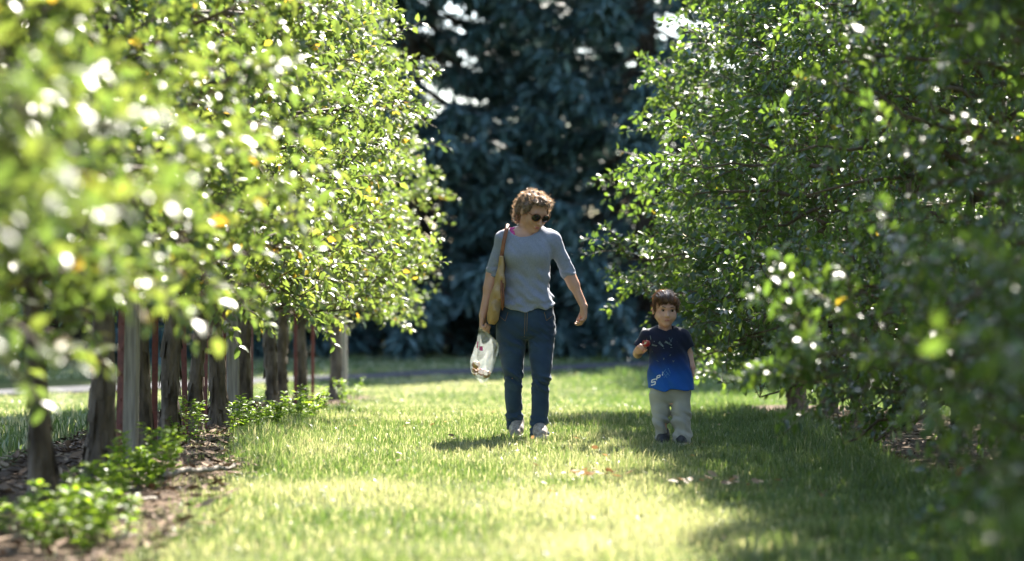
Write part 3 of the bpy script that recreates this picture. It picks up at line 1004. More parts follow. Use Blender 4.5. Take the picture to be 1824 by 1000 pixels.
def apple_mesh(name, R, mats, bite=None):
    nu, nv = 28, 18
    u = np.linspace(0, 2 * np.pi, nu, endpoint=False)
    v = np.linspace(0, np.pi, nv)
    V = []
    for b in v:
        rr_ = R * math.sin(b) * (1 + .05 * math.cos(b)) + 1e-5
        z = R * (.92 * math.cos(b)) - R * .26 * math.exp(-((b) / .38) ** 2) + R * .14 * math.exp(-((b - math.pi) / .32) ** 2)
        V.append(np.c_[rr_ * np.cos(u) * (1 + .03 * np.cos(5 * u) * (b > 1.6)), rr_ * np.sin(u) * (1 + .03 * np.cos(5 * u) * (b > 1.6)), np.full(nu, z)])
    V = np.concatenate(V)
    i = np.arange(nv - 1)[:, None] * nu; j = np.arange(nu)[None]; j2 = (j + 1) % nu
    Q = np.stack([i + j, i + nu + j, i + nu + j2, i + j2], -1).reshape(-1, 4)
    fm = np.zeros(len(Q), int)
    if bite is not None:
        c = np.array(bite); rb = R * .62
        dv = V - c; dist = np.linalg.norm(dv, axis=1)
        ins = dist < rb
        # pushed in along the line to the apple's middle until the tooth marks' sphere
        for q in np.where(ins)[0]:
            p = V[q]; s = 1.0
            while np.linalg.norm(p * s - c) < rb and s > .3:
                s -= .02
            V[q] = p * s
        fm = (ins[Q].sum(1) >= 3).astype(int)
    return mesh_np(name, V, Q, mats, True, fm)


def apple(loc, R, mat, label, group=None, bite=None, tilt=(0, 0, 0)):
    e = empty('apple', loc)
    e.rotation_euler = tilt
    tag(e, label, 'apple', group)
    ob('fruit', apple_mesh('fruit', R, [mat, M['apple_flesh']], bite), e)
    V, T3, Q = tube([[0, 0, R * .6], [.001, 0, R * .85], [.004, .002, R * 1.12]], [.0016, .0014, .002], 6)
    g = Geo(); g.add(V, T3, Q)
    ob('stem', g.mesh('stem', [M['apple_stem']]), e)
    return e


d = 11.6
apple((2.22, d, float(gz(np.array(2.22), np.array(d))) + .075), .033, M['apple_red'], 'fallen red apple on the shaded mulch beside the boy\'s row', tilt=(1.2, .4, 0))


def stick(p0, p1, r0, label, seed):
    r = np.random.default_rng(seed)
    t = np.linspace(0, 1, 12)[:, None]
    P = np.array(p0) + (np.array(p1) - np.array(p0)) * t + r.normal(0, .006, (12, 3))
    V, T3, Q = tube(P, np.linspace(r0, r0 * .55, 12), 8, r.normal(0, .08, (12, 8)))
    g = Geo(); g.add(V, T3, Q)
    o = ob('fallen_branch', g.mesh('fallen_branch', [M['post']]))
    return tag(o, label, 'branch')


stick((-1.62, 11.7, .06), (-1.34, 12.25, .06), .017, 'pale dry broken branch lying on the wood chips', 70)
stick((-1.66, 10.0, .06), (-1.5, 10.5, .05), .014, 'short grey broken branch in the mulch by the weeds', 71)


# ------------------------------------------------------------------ implicit surfaces for the people
class Field:
    def __init__(s, lo, hi, h):
        s.lo = np.array(lo, float); s.h = h
        s.n = np.ceil((np.array(hi) - s.lo) / h).astype(int) + 1
        s.D = np.full(s.n, 1.0, np.float32)
        s.ax = [s.lo[i] + np.arange(s.n[i]) * h for i in range(3)]

    def _sub(s, lo, hi):
        a = np.clip(np.floor((np.array(lo) - s.lo) / s.h).astype(int), 0, s.n - 1)
        b = np.clip(np.ceil((np.array(hi) - s.lo) / s.h).astype(int) + 1, a + 1, s.n)
        sl = tuple(slice(a[i], b[i]) for i in range(3))
        X = s.ax[0][sl[0]][:, None, None].astype(np.float32)
        Y = s.ax[1][sl[1]][None, :, None].astype(np.float32)
        Z = s.ax[2][sl[2]][None, None, :].astype(np.float32)
        return sl, X, Y, Z

    def put(s, fn, lo, hi, k=0.0, op='u'):
        pad = 0.03 + k
        sl, X, Y, Z = s._sub(np.array(lo) - pad, np.array(hi) + pad)
        d = fn(X, Y, Z)
        a = s.D[sl]
        if op == 'u':
            if k > 0:
                hh = np.maximum(k - np.abs(a - d), 0) / k
                s.D[sl] = np.minimum(a, d) - hh * hh * k / 4
            else:
                s.D[sl] = np.minimum(a, d)
        elif op == 's':
            d = -d
            if k > 0:
                hh = np.maximum(k - np.abs(a - d), 0) / k
                s.D[sl] = np.maximum(a, d) + hh * hh * k / 4
            else:
                s.D[sl] = np.maximum(a, d)

    def cone(s, a, b, ra, rb, k=0.0, sy=1.0, clip=None, op='u'):
        a, b = np.array(a, float), np.array(b, float)
        ab = b - a
        L2 = max(float(ab @ ab), 1e-9)

        def fn(X, Y, Z):
            x, y, z = X - a[0], Y - a[1], Z - a[2]
            t = np.clip((x * ab[0] + y * ab[1] + z * ab[2]) / L2, 0, 1)
            d = np.sqrt((x - t * ab[0]) ** 2 + ((y - t * ab[1]) / sy) ** 2 + (z - t * ab[2]) ** 2) - (ra + (rb - ra) * t)
            if clip is not None:
                c, n = clip
                d = np.maximum(d, (X - c[0]) * n[0] + (Y - c[1]) * n[1] + (Z - c[2]) * n[2])
            return d
        r = max(ra, rb) * max(1, sy)
        s.put(fn, np.minimum(a, b) - r, np.maximum(a, b) + r, k, op)

    def chain(s, pts, rs, k=0.0, kj=0.02, sy=1.0, clip=None):
        for i in range(len(pts) - 1):
            s.cone(pts[i], pts[i + 1], rs[i], rs[i + 1], k if i == 0 else kj, sy, clip)

    def ell(s, c, r, k=0.0, R=None, op='u'):
        c, r = np.array(c, float), np.array(r, float)
        R = np.eye(3) if R is None else R

        def fn(X, Y, Z):
            x, y, z = X - c[0], Y - c[1], Z - c[2]
            q = [x * R[0, i] + y * R[1, i] + z * R[2, i] for i in range(3)]
            k0 = np.sqrt(sum((q[i] / r[i]) ** 2 for i in range(3)))
            k1 = np.sqrt(sum((q[i] / r[i] ** 2) ** 2 for i in range(3))) + 1e-9
            return k0 * (k0 - 1) / k1
        e = np.abs(R) @ r
        s.put(fn, c - e, c + e, k, op)

    def loft(s, lev, k=0.0, p=2.0, cap=0.0):
        """lev rows: z, cx, cy, rx, ry from bottom to top"""
        A = np.array(sorted(lev, key=lambda q: q[0]), float)
        zf = np.linspace(A[0, 0], A[-1, 0], 120)
        C = [np.interp(zf, A[:, 0], A[:, i]) for i in range(1, 5)]
        ker = np.ones(7) / 7
        C = [np.convolve(np.r_[np.full(3, c[0]), c, np.full(3, c[-1])], ker, 'valid') for c in C]

        def fn(X, Y, Z):
            z = Z.ravel()
            cx, cy_, rx, ry = [np.interp(z, zf, c)[None, None, :].astype(np.float32) for c in C]
            u, v = np.abs((X - cx) / rx), np.abs((Y - cy_) / ry)
            q = (u ** p + v ** p) ** (1 / p)
            d = (q - 1) * np.minimum(rx, ry)
            return np.maximum(d, np.maximum(A[0, 0] - Z, Z - A[-1, 0]) + cap)
        rx, ry = A[:, 3].max(), A[:, 4].max()
        lo = [A[:, 1].min() - rx, A[:, 2].min() - ry, A[0, 0]]
        hi = [A[:, 1].max() + rx, A[:, 2].max() + ry, A[-1, 0]]
        s.put(fn, lo, hi, k)

    def warp(s, fn, lo=None, hi=None):
        """add folds to the surface"""
        sl, X, Y, Z = s._sub(s.lo if lo is None else lo, (s.lo + s.n * s.h) if hi is None else hi)
        s.D[sl] += fn(X, Y, Z).astype(np.float32)

    def mesh(s):
        D = s.D
        ins = D < 0
        c = [(i, j, k) for i in (0, 1) for j in (0, 1) for k in (0, 1)]
        nx, ny, nz = s.n
        cnt = np.zeros((nx - 1, ny - 1, nz - 1), np.int8)
        for i, j, k in c:
            cnt += ins[i:nx - 1 + i, j:ny - 1 + j, k:nz - 1 + k]
        act = (cnt > 0) & (cnt < 8)
        I = np.argwhere(act)
        vid = np.full(act.shape, -1, np.int32)
        vid[act] = np.arange(len(I))
        acc = np.zeros((len(I), 3)); num = np.zeros(len(I))
        val = {q: D[I[:, 0] + q[0], I[:, 1] + q[1], I[:, 2] + q[2]] for q in c}
        for q in c:
            for axis in range(3):
                if q[axis] == 0:
                    w = list(q); w[axis] = 1; w = tuple(w)
                    a, b = val[q], val[w]
                    m = (a < 0) != (b < 0)
                    t = np.where(m, a / np.where(m, a - b, 1), 0)
                    p = np.repeat(np.array(q, float)[None], len(I), 0)
                    p[:, axis] = t
                    acc[m] += p[m]; num[m] += 1
        V = s.lo + (I + acc / np.maximum(num, 1)[:, None]) * s.h
        Fs = []
        for axis in range(3):
            o1, o2 = [(1, 2), (2, 0), (0, 1)][axis]
            a = [slice(1, -1)] * 3; b = [slice(1, -1)] * 3
            a[axis] = slice(0, -1); b[axis] = slice(1, None)
            A, B = ins[tuple(a)], ins[tuple(b)]
            E = np.argwhere(A != B)
            flip = A[A != B]
            off = np.ones(3, int); off[axis] = 0
            E = E + off
            e1, e2 = np.zeros(3, int), np.zeros(3, int)
            e1[o1] = 1; e2[o2] = 1
            g = lambda P: vid[P[:, 0], P[:, 1], P[:, 2]]
            q = np.stack([g(E - e1 - e2), g(E - e2), g(E), g(E - e1)], -1)
            q = np.where(flip[:, None], q, q[:, ::-1])
            Fs.append(q[(q >= 0).all(1)])
        return V, np.concatenate(Fs)

    def obj(s, name, mats, parent, origin, relax=1):
        V, F = s.mesh()
        for _ in range(relax):
            acc = np.zeros_like(V); num = np.zeros(len(V))
            for i in range(4):
                np.add.at(acc, F[:, i], V[F[:, (i + 1) % 4]]); np.add.at(num, F[:, i], 1)
            V = V * .5 + .5 * acc / np.maximum(num, 1)[:, None]
        me = mesh_np(name, V - np.array(origin), F, mats)
        o = ob(name, me, parent)
        return o, V, F


def rot(yaw, pitch, roll):
    cz, sz = math.cos(yaw), math.sin(yaw); cx, sx = math.cos(pitch), math.sin(pitch); c2, s2 = math.cos(roll), math.sin(roll)
    return np.array([[cz, -sz, 0], [sz, cz, 0], [0, 0, 1]]) @ np.array([[1, 0, 0], [0, cx, -sx], [0, sx, cx]]) @ np.array([[c2, 0, s2], [0, 1, 0], [-s2, 0, c2]])


def pixel_frame(d0):
    """places a photograph point at a stated distance; used to lay out joints"""
    def P(px, py, dy=0.0):
        d = d0 + dy
        return np.array([(px - 890) / FPX * d, d, CAM_H - (py - 514) / FPX * d])
    return P


def folds(X, Y, Z, amp, f, seed, dirn=(0.3, 0.2, 1.0)):
    r = np.random.default_rng(seed)
    out = 0
    for i in range(4):
        v = np.array(dirn) + r.normal(0, .35, 3)
        v = v / np.linalg.norm(v) * f * (1 + .5 * i)
        w = r.normal(0, 1, 3) * f * .35
        out = out + np.sin(X * v[0] + Y * v[1] + Z * v[2] + r.uniform(0, 6) + 1.3 * np.sin(X * w[0] + Y * w[1] + Z * w[2])) / (1 + .6 * i)
    return amp * out


def hand(F, wrist, dirn, palm, s=1.0, curl=(0.5, 0.6, 0.4), thumb_in=0.5, flip=1):
    """palm, four unequal fingers bent at three joints and a thumb off the side; palm = the way the palm faces"""
    w = np.array(wrist); d = unit(dirn); n = unit(np.array(palm) - d * np.dot(palm, d)); u = np.cross(n, d) * flip
    lens = [.068, .076, .07, .054]; offs = [.027, .009, -.009, -.026]; base = [.082, .086, .083, .075]
    for i in range(4):
        k0 = w + d * base[i] * s + u * offs[i] * s
        F.cone(w + u * offs[i] * .55 * s, k0, .0165 * s, .0115 * s, .012 * s)
        p = k0; ang = 0.12
        for q, fr in enumerate((.45, .31, .26)):
            ang += curl[q] * (1 + .06 * i)
            e = p + (d * math.cos(ang) + n * math.sin(ang)) * lens[i] * fr * s
            F.cone(p, e, (.0098 - .0008 * q) * s, (.0092 - .0012 * q) * s, .003 * s)
            p = e
    t0 = w + d * .022 * s + u * .018 * s
    t1 = t0 + (d * .03 + u * .026 + n * .01) * s
    t2 = t1 + (d * .03 + u * (.012 - .018 * thumb_in) + n * .012 * (1 + thumb_in)) * s
    t3 = t2 + (d * .022 + u * (.004 - .014 * thumb_in) + n * .008 * (1 + thumb_in)) * s
    F.cone(t0, t1, .017 * s, .0125 * s, .012 * s)
    F.cone(t1, t2, .012 * s, .0105 * s, .004 * s)
    F.cone(t2, t3, .0105 * s, .0082 * s, .003 * s)


def head_shape(F, C, R, s=1.0, child=False):
    """skull, brow, cheeks, nose, lips, chin, ears, all blended"""
    q = lambda x, y, z: C + R @ (np.array([x, y, z]) * s)
    e = lambda c, r, k, op='u': F.ell(q(*c), np.array(r) * s, k * s, R, op)
    if child:
        e((0, .012, .036), (.072, .09, .082), 0)
        e((0, -.03, -.03), (.057, .058, .07), .03)
        for sx in (-1, 1):
            e((sx * .036, -.055, -.036), (.03, .028, .03), .025)
            F.cone(q(sx * .05, .0, -.05), q(sx * .016, -.055, -.085), .017 * s, .017 * s, .025 * s)
        e((0, -.064, -.086), (.022, .02, .018), .02)
        F.cone(q(0, -.086, -.008), q(0, -.098, -.029), .006 * s, .0085 * s, .014 * s)
        for sx in (-1, 1):
            e((sx * .0075, -.092, -.032), (.006, .006, .005), .006)
    else:
        e((0, .016, .036), (.075, .095, .084), 0)
        e((0, -.03, -.035), (.06, .062, .082), .03)
        for sx in (-1, 1):
            e((sx * .038, -.058, -.03), (.026, .026, .028), .025)
            F.cone(q(sx * .052, .005, -.055), q(sx * .016, -.06, -.1), .017 * s, .016 * s, .025 * s)
        e((0, -.07, -.102), (.02, .018, .018), .02)
        F.cone(q(0, -.09, .0), q(0, -.113, -.037), .0075 * s, .0115 * s, .014 * s)
        for sx in (-1, 1):
            e((sx * .011, -.1, -.04), (.008, .008, .007), .006)
    F.cone(q(-.034, -.074, .022), q(.034, -.074, .022), .013 * s, .013 * s, .02 * s)
    for sx in (-1, 1):
        e((sx * .031, -.096, .002), (.016, .012, .011), .014, 's')
        e((sx * .076, .014, -.012), (.009, .018, .029), .008)
        e((sx * .086, .012, -.01), (.006, .01, .018), .005, 's')
    lz = -.067 if not child else -.06
    ly = -.094 if not child else -.085
    F.cone(q(-.018, ly + .006, lz), q(.018, ly + .006, lz), .007 * s, .007 * s, .009 * s)
    return q


def small_ell(name, c, r, R, mat, parent, origin, nu=20, nv=12):
    u = np.linspace(0, 2 * np.pi, nu, endpoint=False); v = np.linspace(0, np.pi, nv)
    P = np.array([[math.sin(b) * math.cos(a), math.cos(b), math.sin(b) * math.sin(a)] for b in v for a in u])
    V = (P * np.array(r)) @ R.T + c - origin
    i = np.arange(nv - 1)[:, None] * nu; j = np.arange(nu)[None]; j2 = (j + 1) % nu
    Q = np.stack([i + j, i + j2, i + nu + j2, i + nu + j], -1).reshape(-1, 4)
    return ob(name, mesh_np(name, V, Q, [mat]), parent)


def strands(name, V, F, keep, n, seed, length, mat, parent, origin, width=.0016, flow=None, curl=.5, lift=.6):
    """fine hairs that leave the hair mass"""
    r = np.random.default_rng(seed)
    c = V[F].mean(1)
    nor = unit(np.cross(V[F[:, 2]] - V[F[:, 0]], V[F[:, 3]] - V[F[:, 1]]))
    idx = np.where(keep(c))[0]
    idx = r.choice(idx, n)
    G = Geo()
    k = 6
    t = np.linspace(0, 1, k)
    for i in idx:
        p, nn = c[i], nor[i]
        tang = r.normal(0, 1, 3) if flow is None else flow(p) + r.normal(0, .35, 3)
        tang = unit(tang - nn * np.dot(tang, nn))
        L = r.uniform(*length)
        bi = np.cross(nn, tang)
        ph, fr = r.uniform(0, 6), r.uniform(4, 9)
        path = p - nn * .003 + np.outer(t * L, tang) + np.outer(np.sin(t * 2.2) * L * lift * r.uniform(.2, 1), nn) + np.outer(np.sin(t * fr + ph) * L * .22 * curl * t, bi)
        w = width * (1 - .7 * t)
        side = bi * .8 + nn * .6
        Vv = np.concatenate([path - side * w[:, None], path + side * w[:, None]]) - origin
        j = np.arange(k - 1)
        G.add(Vv, None, np.stack([j, j + 1, k + j + 1, k + j], -1), a=r.random())
    return ob(name, G.mesh(name, [mat]), parent)


def decal(name, polys, V, F, mat, parent, origin, off=.0022, cut=8):
    """flat print laid on cloth: polygons in x,z are dropped along y on to the surface"""
    bvh = BVHTree.FromPolygons([Vector(v) for v in V], [tuple(map(int, f)) for f in F])
    y0 = V[:, 1].min() - .2
    out, Qs, b = [], [], 0
    for quad in polys:
        a, bq, c, d_ = [np.array(q, float) for q in quad]
        s = np.linspace(0, 1, cut)
        g = np.array([[(a * (1 - u) + bq * u) * (1 - v) + (d_ * (1 - u) + c * u) * v for u in s] for v in (0, .5, 1)]).reshape(-1, 2)
        pts, ok = [], True
        for x, z in g:
            h = bvh.ray_cast(Vector((x, y0, z)), Vector((0, 1, 0)))
            if h[0] is None:
                ok = False
                break
            pts.append([x, h[0].y - off, z])
        if not ok:
            continue
        i = np.arange(2)[:, None] * cut + np.arange(cut - 1)[None]
        Qs.append(np.stack([i, i + 1, i + cut + 1, i + cut], -1).reshape(-1, 4) + b)
        out.append(np.array(pts)); b += len(pts)
    if not out:
        return None
    return ob(name, mesh_np(name, np.concatenate(out) - origin, np.concatenate(Qs), [mat]), parent)


def stroke(p, q, w0, w1):
    p, q = np.array(p, float), np.array(q, float)
    n = np.array([-(q - p)[1], (q - p)[0]]); n = n / (np.linalg.norm(n) + 1e-9)
    return [p - n * w0, q - n * w1, q + n * w1, p + n * w0]


def shoe(F, heel, toe, s, w=.045):
    h, t = np.array(heel), np.array(toe)
    d = unit(t - h); L = np.linalg.norm(t - h)
    F.cone(h + d * .03 * s + [0, 0, .035 * s], h + d * L * .55 + [0, 0, .035 * s], .034 * s, .04 * s, .02)
    F.cone(h + d * L * .5 + [0, 0, .03 * s], t - d * .035 * s + [0, 0, .024 * s], w * .9 * s, w * .72 * s, .03, clip=(t + [0, 0, .062 * s], (0, 0, 1)))
    F.cone(h + d * .04 * s + [0, 0, .04 * s], h + d * .05 * s + [0, 0, .095 * s], .037 * s, .038 * s, .03)
    F.cone(h + d * .06 * s + [0, 0, .08 * s], h + d * L * .6 + [0, 0, .045 * s], .032 * s, .03 * s, .03)


def sole_mesh(heel, toe, s, thick, origin):
    h, t = np.array(heel), np.array(toe)
    d = unit(t - h); L = np.linalg.norm(t - h); n = np.array([-d[1], d[0], 0])
    u = np.linspace(0, 2 * np.pi, 28, endpoint=False)
    sx = (np.cos(u) * .5 + .5)
    wid = (.036 + .012 * sx - .004 * np.sin(sx * 6.28)) * s
    P = np.array([h + d * (a * (L + .012) - .006) + n * np.sign(math.sin(b)) * abs(math.sin(b)) ** .7 * w_ for a, b, w_ in zip(sx, u, wid)])
    lo, hi = P.copy(), P.copy()
    lo[:, 2] = h[2] + (t[2] - h[2]) * sx; hi[:, 2] = lo[:, 2] + thick
    V = np.concatenate([lo, hi, [lo.mean(0)], [hi.mean(0)]]) - origin
    j = np.arange(28); k = (j + 1) % 28
    T = np.concatenate([np.stack([np.full(28, 56), k, j], -1), np.stack([np.full(28, 57), 28 + j, 28 + k], -1)])
    return mesh_np('sole', V, [T, np.stack([j, k, 28 + k, 28 + j], -1)], [M['sole']], False)


# ------------------------------------------------------------------ the woman
def build_woman():
    D0 = 15.4
    P = pixel_frame(D0)
    gr = float(gz(np.array(.18), np.array(D0)))
    org = np.array([P(940, 700)[0], D0, gr])
    root = empty('person', org)
    tag(root, 'woman in blue grey top, dark jeans and sunglasses walking with a bag in hand', 'person')
    lo, hi = P(830, 800, -.4) , P(1065, 322, .4)
    lo[1], hi[1] = D0 - .36, D0 + .36
    lo[2] = gr - .03
    hx = lambda px: (px - 890) / FPX * D0
    zz = lambda py: CAM_H - (py - 514) / FPX * D0

    def lev(py, x0, x1, ry, dy=0.0):
        return (zz(py), (hx(x0) + hx(x1)) / 2, D0 + dy, (hx(x1) - hx(x0)) / 2, ry)
    # joints
    shR, elR, wrR = P(895, 427, .01), P(877, 489, .02), P(860, 562, -.05)      # her right arm holds the bag
    shL, elL, wrL = P(986, 427, .01), P(1012, 486, .03), P(1040, 546, -.02)
    HC = P(951, 378, -.03)
    R = rot(RAD(31), RAD(27), RAD(6))
    # ---- body
    F = Field(lo, hi, .0053)
    F.loft([lev(600, 905, 970, .07), lev(560, 897, 982, .09), lev(505, 903, 973, .078), lev(455, 905, 976, .09), lev(425, 900, 982, .075, .01), lev(411, 910, 970, .055, .02)], 0)
    q = head_shape(F, HC, R)
    F.cone(q(0, .03, -.06), P(938, 418, .02), .052, .056, .03)
    F.cone(P(938, 416, .02), P(900, 419, .015), .042, .038, .03)
    F.cone(P(938, 416, .02), P(980, 419, .015), .042, .038, .03)
    F.cone(P(934, 424, -.03), P(922, 424, -.035), .03, .03, .04)
    F.chain([shR, elR, wrR], [.042, .036, .0245], .02, .02)
    F.cone(elR, elR + (wrR - elR) * .35, .036, .037, .02)
    F.chain([shL, elL, wrL], [.042, .036, .0245], .02, .02)
    F.cone(elL, elL + (wrL - elL) * .35, .036, .037, .02)
    hand(F, wrR, (-.10, -.12, -1), (1, -.15, 0), .98, (.95, 1.15, .6), .8, flip=1)
    hand(F, wrL, (.02, -.1, -1), (-1, -.25, 0), .98, (.45, .75, .5), .5, flip=-1)
    # legs under the cloth
    for (h0, kn, an) in ((P(913, 590, .02), P(915, 672, -.02), P(919, 760, .09)), (P(963, 590, .01), P(963, 676, -.06), P(961, 768, -.06))):
        F.chain([h0, kn, an], [.055, .036, .028], .02, .02)
    body, _, _ = F.obj('body', [M['skin']], root, org)
    # ---- jersey top
    S = Field(lo, hi, .0053)
    S.loft([lev(556, 894, 987, .122, -.003), lev(540, 893, 987, .122, -.004), lev(520, 897, 981, .112, -.002), lev(500, 899, 977, .104), lev(478, 899, 979, .112, -.004), lev(455, 900, 981, .122, -.012),
            lev(435, 893, 988, .112, -.006), lev(424, 890, 991, .098, .004), lev(414, 894, 986, .08, .01), lev(407, 904, 976, .064, .015), lev(400, 916, 962, .05, .02)], 0, 2.2)
    for (a, b, c, out) in ((shR, elR, wrR, -1), (shL, elL, wrL, 1)):
        end = b + (c - b) * .10
        n = unit(c - b)
        S.cone(a, b, .046, .0445, .045)
        S.cone(b, b + (c - b) * .3, .0455, .044, .015, clip=(end, n))
    for sx in (917, 957):
        S.ell(P(sx, 456, -.085), (.058, .045, .055), .05)
    # hem dips in front, neck scooped
    S.put(lambda X, Y, Z: Z - (zz(551) + .035 * np.abs((X - hx(940)) / .17) ** 2 + .1 * (Y - D0)), S.lo, (9, 99, zz(530)), 0, 's')
    S.ell(P(933, 399, -.05), (.105, .125, .086), .006, None, 's')
    S.put(lambda X, Y, Z: np.sqrt((X - hx(942)) ** 2 + (Y - D0 - .0) ** 2) - .066 + 0 * Z, (hx(900), D0 - .2, zz(425)), (hx(990), D0 + .2, zz(380)), .01, 's')
    t = lambda X, Y, Z: folds(X, Y, Z, .0048, 44, 5, (.9, .1, 1)) * smooth_np((zz(470) - Z) / .1) + folds(X, Y, Z, .0016, 60, 6, (1.2, .2, .5))
    S.warp(t)
    S.warp(lambda X, Y, Z: folds(X, Y, Z, .004, 75, 9, (.1, 0, 1)) * np.exp(-((Z - zz(540)) / .045) ** 2))
    for (b, c) in ((elR, wrR), (elL, wrL)):
        S.warp(lambda X, Y, Z, b=b: folds(X, Y, Z, .0028, 110, 12, (.1, 0, 1)) * np.exp(-(((X - b[0]) ** 2 + (Z - b[2] - .02) ** 2) / .06 ** 2)))
    top, tv, tf = S.obj('jersey_top', [M['jersey']], root, org)
    # ---- jeans
    J = Field(lo, hi, .0053)
    J.loft([lev(604, 900, 972, .07, .01), lev(599, 886, 987, .1, .01), lev(585, 882, 990, .118, .012), lev(570, 884, 989, .12, .012), lev(552, 890, 987, .108, .006), lev(535, 897, 983, .1)], 0, 2.3)
    J.loft([lev(766, 903, 933, .058, .075), lev(750, 902, 932, .056, .07), lev(725, 900, 930, .058, .045), lev(700, 899, 930, .06, .015), lev(672, 898, 931, .064, -.01), lev(640, 891, 934, .078, .0), lev(612, 884, 936.5, .09, .008), lev(590, 883, 939, .098, .012)], .006, 2.1)
    J.loft([lev(776, 943, 976, .058, -.05), lev(755, 944, 976, .057, -.045), lev(725, 946, 977, .059, -.05), lev(700, 947, 978, .061, -.055), lev(675, 947, 980, .065, -.06), lev(640, 943, 984, .08, -.03), lev(612, 941, 988, .092, .0), lev(590, 939, 989, .098, .01)], .006, 2.1)
    for kpy, kx, amp in ((672, 915, .005), (682, 963, .0065), (745, 917, .005), (765, 960, .0065), (605, 935, .004), (620, 905, .003), (585, 970, .003)):
        J.warp(lambda X, Y, Z, k=kpy, x=kx, a=amp: folds(X, Y, Z, a, 95, k, (.35, .1, 1)) * np.exp(-((Z - zz(k)) / .06) ** 2 - ((X - hx(x)) / .12) ** 2))
    J.warp(lambda X, Y, Z: folds(X, Y, Z, .0022, 45, 3, (.5, .2, 1)))
    jeans, jv, jf = J.obj('jeans', [M['denim']], root, org)
    # seams of the fly and pockets, standing off the cloth a little
    pk = lambda *a: [np.array([hx(x), zz(y)]) for x, y in a]
    M["seam"] = mat_noise('ochre seam thread', (0.16, 0.1, 0.05), (0.22, 0.15, 0.08), 60, .8, 0)
    seams = [(935, 556, 934, 600), (939, 556, 938, 590), (888, 562, 900, 572), (900, 572, 905, 556), (985, 562, 973, 571), (973, 571, 969, 556)]
    for a in seams:
        p, q2 = pk((a[0], a[1]), (a[2], a[3]))
        decal('seam', [stroke(p, q2, .0016, .0016)], jv, jf, M['seam'], jeans, org)
    # ---- pink strap of an undershirt
    p = [P(908, 426, -.075), P(910, 414, -.06), P(912, 404, -.015), P(912, 405, .03)]
    W = np.array([.024, .0, .004])
    # follows the shoulder: laid on the body by dropping on to it
    K = Field(P(895, 440, -.2), P(935, 392, .2), .004)
    K.cone(P(938, 416, .02), P(902, 418, .015), .0475, .0435, 0)
    K.cone(P(934, 424, -.03), P(915, 424, -.035), .036, .036, .03)
    K.put(lambda X, Y, Z: np.abs(X - hx(912.5)) - .0165 + 0 * Y + 0 * Z, K.lo, K.lo + K.n * K.h, 0, 'i')
    K.D = np.maximum(K.D, np.abs(K.ax[0][:, None, None] - hx(912.5)).astype(np.float32) - .0165)
    K.obj('undershirt_strap', [M['pink']], root, org, relax=0)
    # ---- shoes
    for nm, heel, toe in (('rear', P(923, 770, .13), P(917, 783, -.08)), ('front', P(958, 778, .02), P(966, 791, -.22))):
        hz = float(gz(np.array(heel[0]), np.array(heel[1])))
        heel = np.array([heel[0], heel[1], hz + (.035 if nm == 'rear' else .004)]); toe = np.array([toe[0], toe[1], hz + (.002 if nm == 'rear' else .012)])
        Q = Field(np.minimum(heel, toe) - .09, np.maximum(heel, toe) + [.09, .09, .17], .0042)
        shoe(Q, heel + [0, 0, .012], toe + [0, 0, .012], 1.0)
        so, sv, sf = Q.obj('shoe', [M['shoe']], root, org)
        ob('sole', sole_mesh(heel, toe, 1.06, .024, org), so)
        d = unit(toe - heel); nn = np.array([-d[1], d[0], 0])
        for i in range(5):
            c = heel + d * (.10 + .022 * i) + [0, 0, .098 - .010 * i]
            V, T3, Qq = tube([c - nn * .026 - [0, 0, .008], c + [0, 0, .002], c + nn * .026 - [0, 0, .008]], [.0035] * 3, 6)
            g = Geo(); g.add(V - org, T3, Qq)
            ob('lace', g.mesh('lace', [M['lace']]), so)
    # ---- face
    small_ell('lips', q(0, -.093, -.068), (.019, .008, .0075), R, M['lip'], root, org)
    gl = empty('sunglasses', (0, 0, 0)); gl.parent = root
    for sx in (-1, 1):
        g = Geo()
        u = np.linspace(0, 2 * np.pi, 24, endpoint=False)
        rx, rz = .031, .025
        ring = lambda f, y: np.array([q(sx * (.0355 + f * rx * math.cos(a) * (1 + .08 * math.sin(a))), -.099 + y + .10 * (rx * f * math.cos(a) * sx * sx) ** 1 * 0 + .012 * (math.cos(a) * .5 + .5) * f, .0 + f * rz * math.sin(a)) for a in u])
        V = np.concatenate([ring(1, 0), ring(.7, -.003), ring(.35, -.0045), [q(sx * .0355, -.099 - .0005, 0)]])
        j = np.arange(24); k = (j + 1) % 24
        o1 = [[b + x for x in (j, k, 24 + k, 24 + j)] for b in (0, 24)]
        Qs = np.concatenate([np.stack(a, -1) for a in o1])
        T = np.stack([48 + j, 48 + k, np.full(24, 72)], -1)
        ob('lens', mesh_np('lens', V - org, [Qs, T], [M['black']]), gl)
        rr_ = ring(1, 0)
        V, T3, Qq = tube(np.concatenate([rr_, rr_[:2]]), .0028, 6, cap=False)
        g.add(V - org, None, Qq)
        ob('rim', g.mesh('rim', [M['leather']]), gl)
        V, T3, Qq = tube([q(sx * .058, -.086, .008), q(sx * .074, -.05, .01), q(sx * .08, .0, .004), q(sx * .079, .02, -.008)], [.003] * 4, 6)
        g = Geo(); g.add(V - org, T3, Qq)
        ob('temple', g.mesh('temple', [M['leather']]), gl)
    V, T3, Qq = tube([q(-.009, -.1, .006), q(0, -.106, .008), q(.009, -.1, .006)], [.0025] * 3, 6)
    g = Geo(); g.add(V - org, T3, Qq)
    ob('bridge', g.mesh('bridge', [M['leather']]), gl)
    # ---- hair
    H = Field(HC - .2, HC + .2, .0038)
    e = lambda c, r, k, op='u': H.ell(q(*c), np.array(r), k, R, op)
    e((0, .024, .041), (.08, .097, .083), 0)
    e((-.012, -.04, .084), (.056, .042, .03), .03)
    e((.03, -.035, .082), (.045, .042, .03), .03)
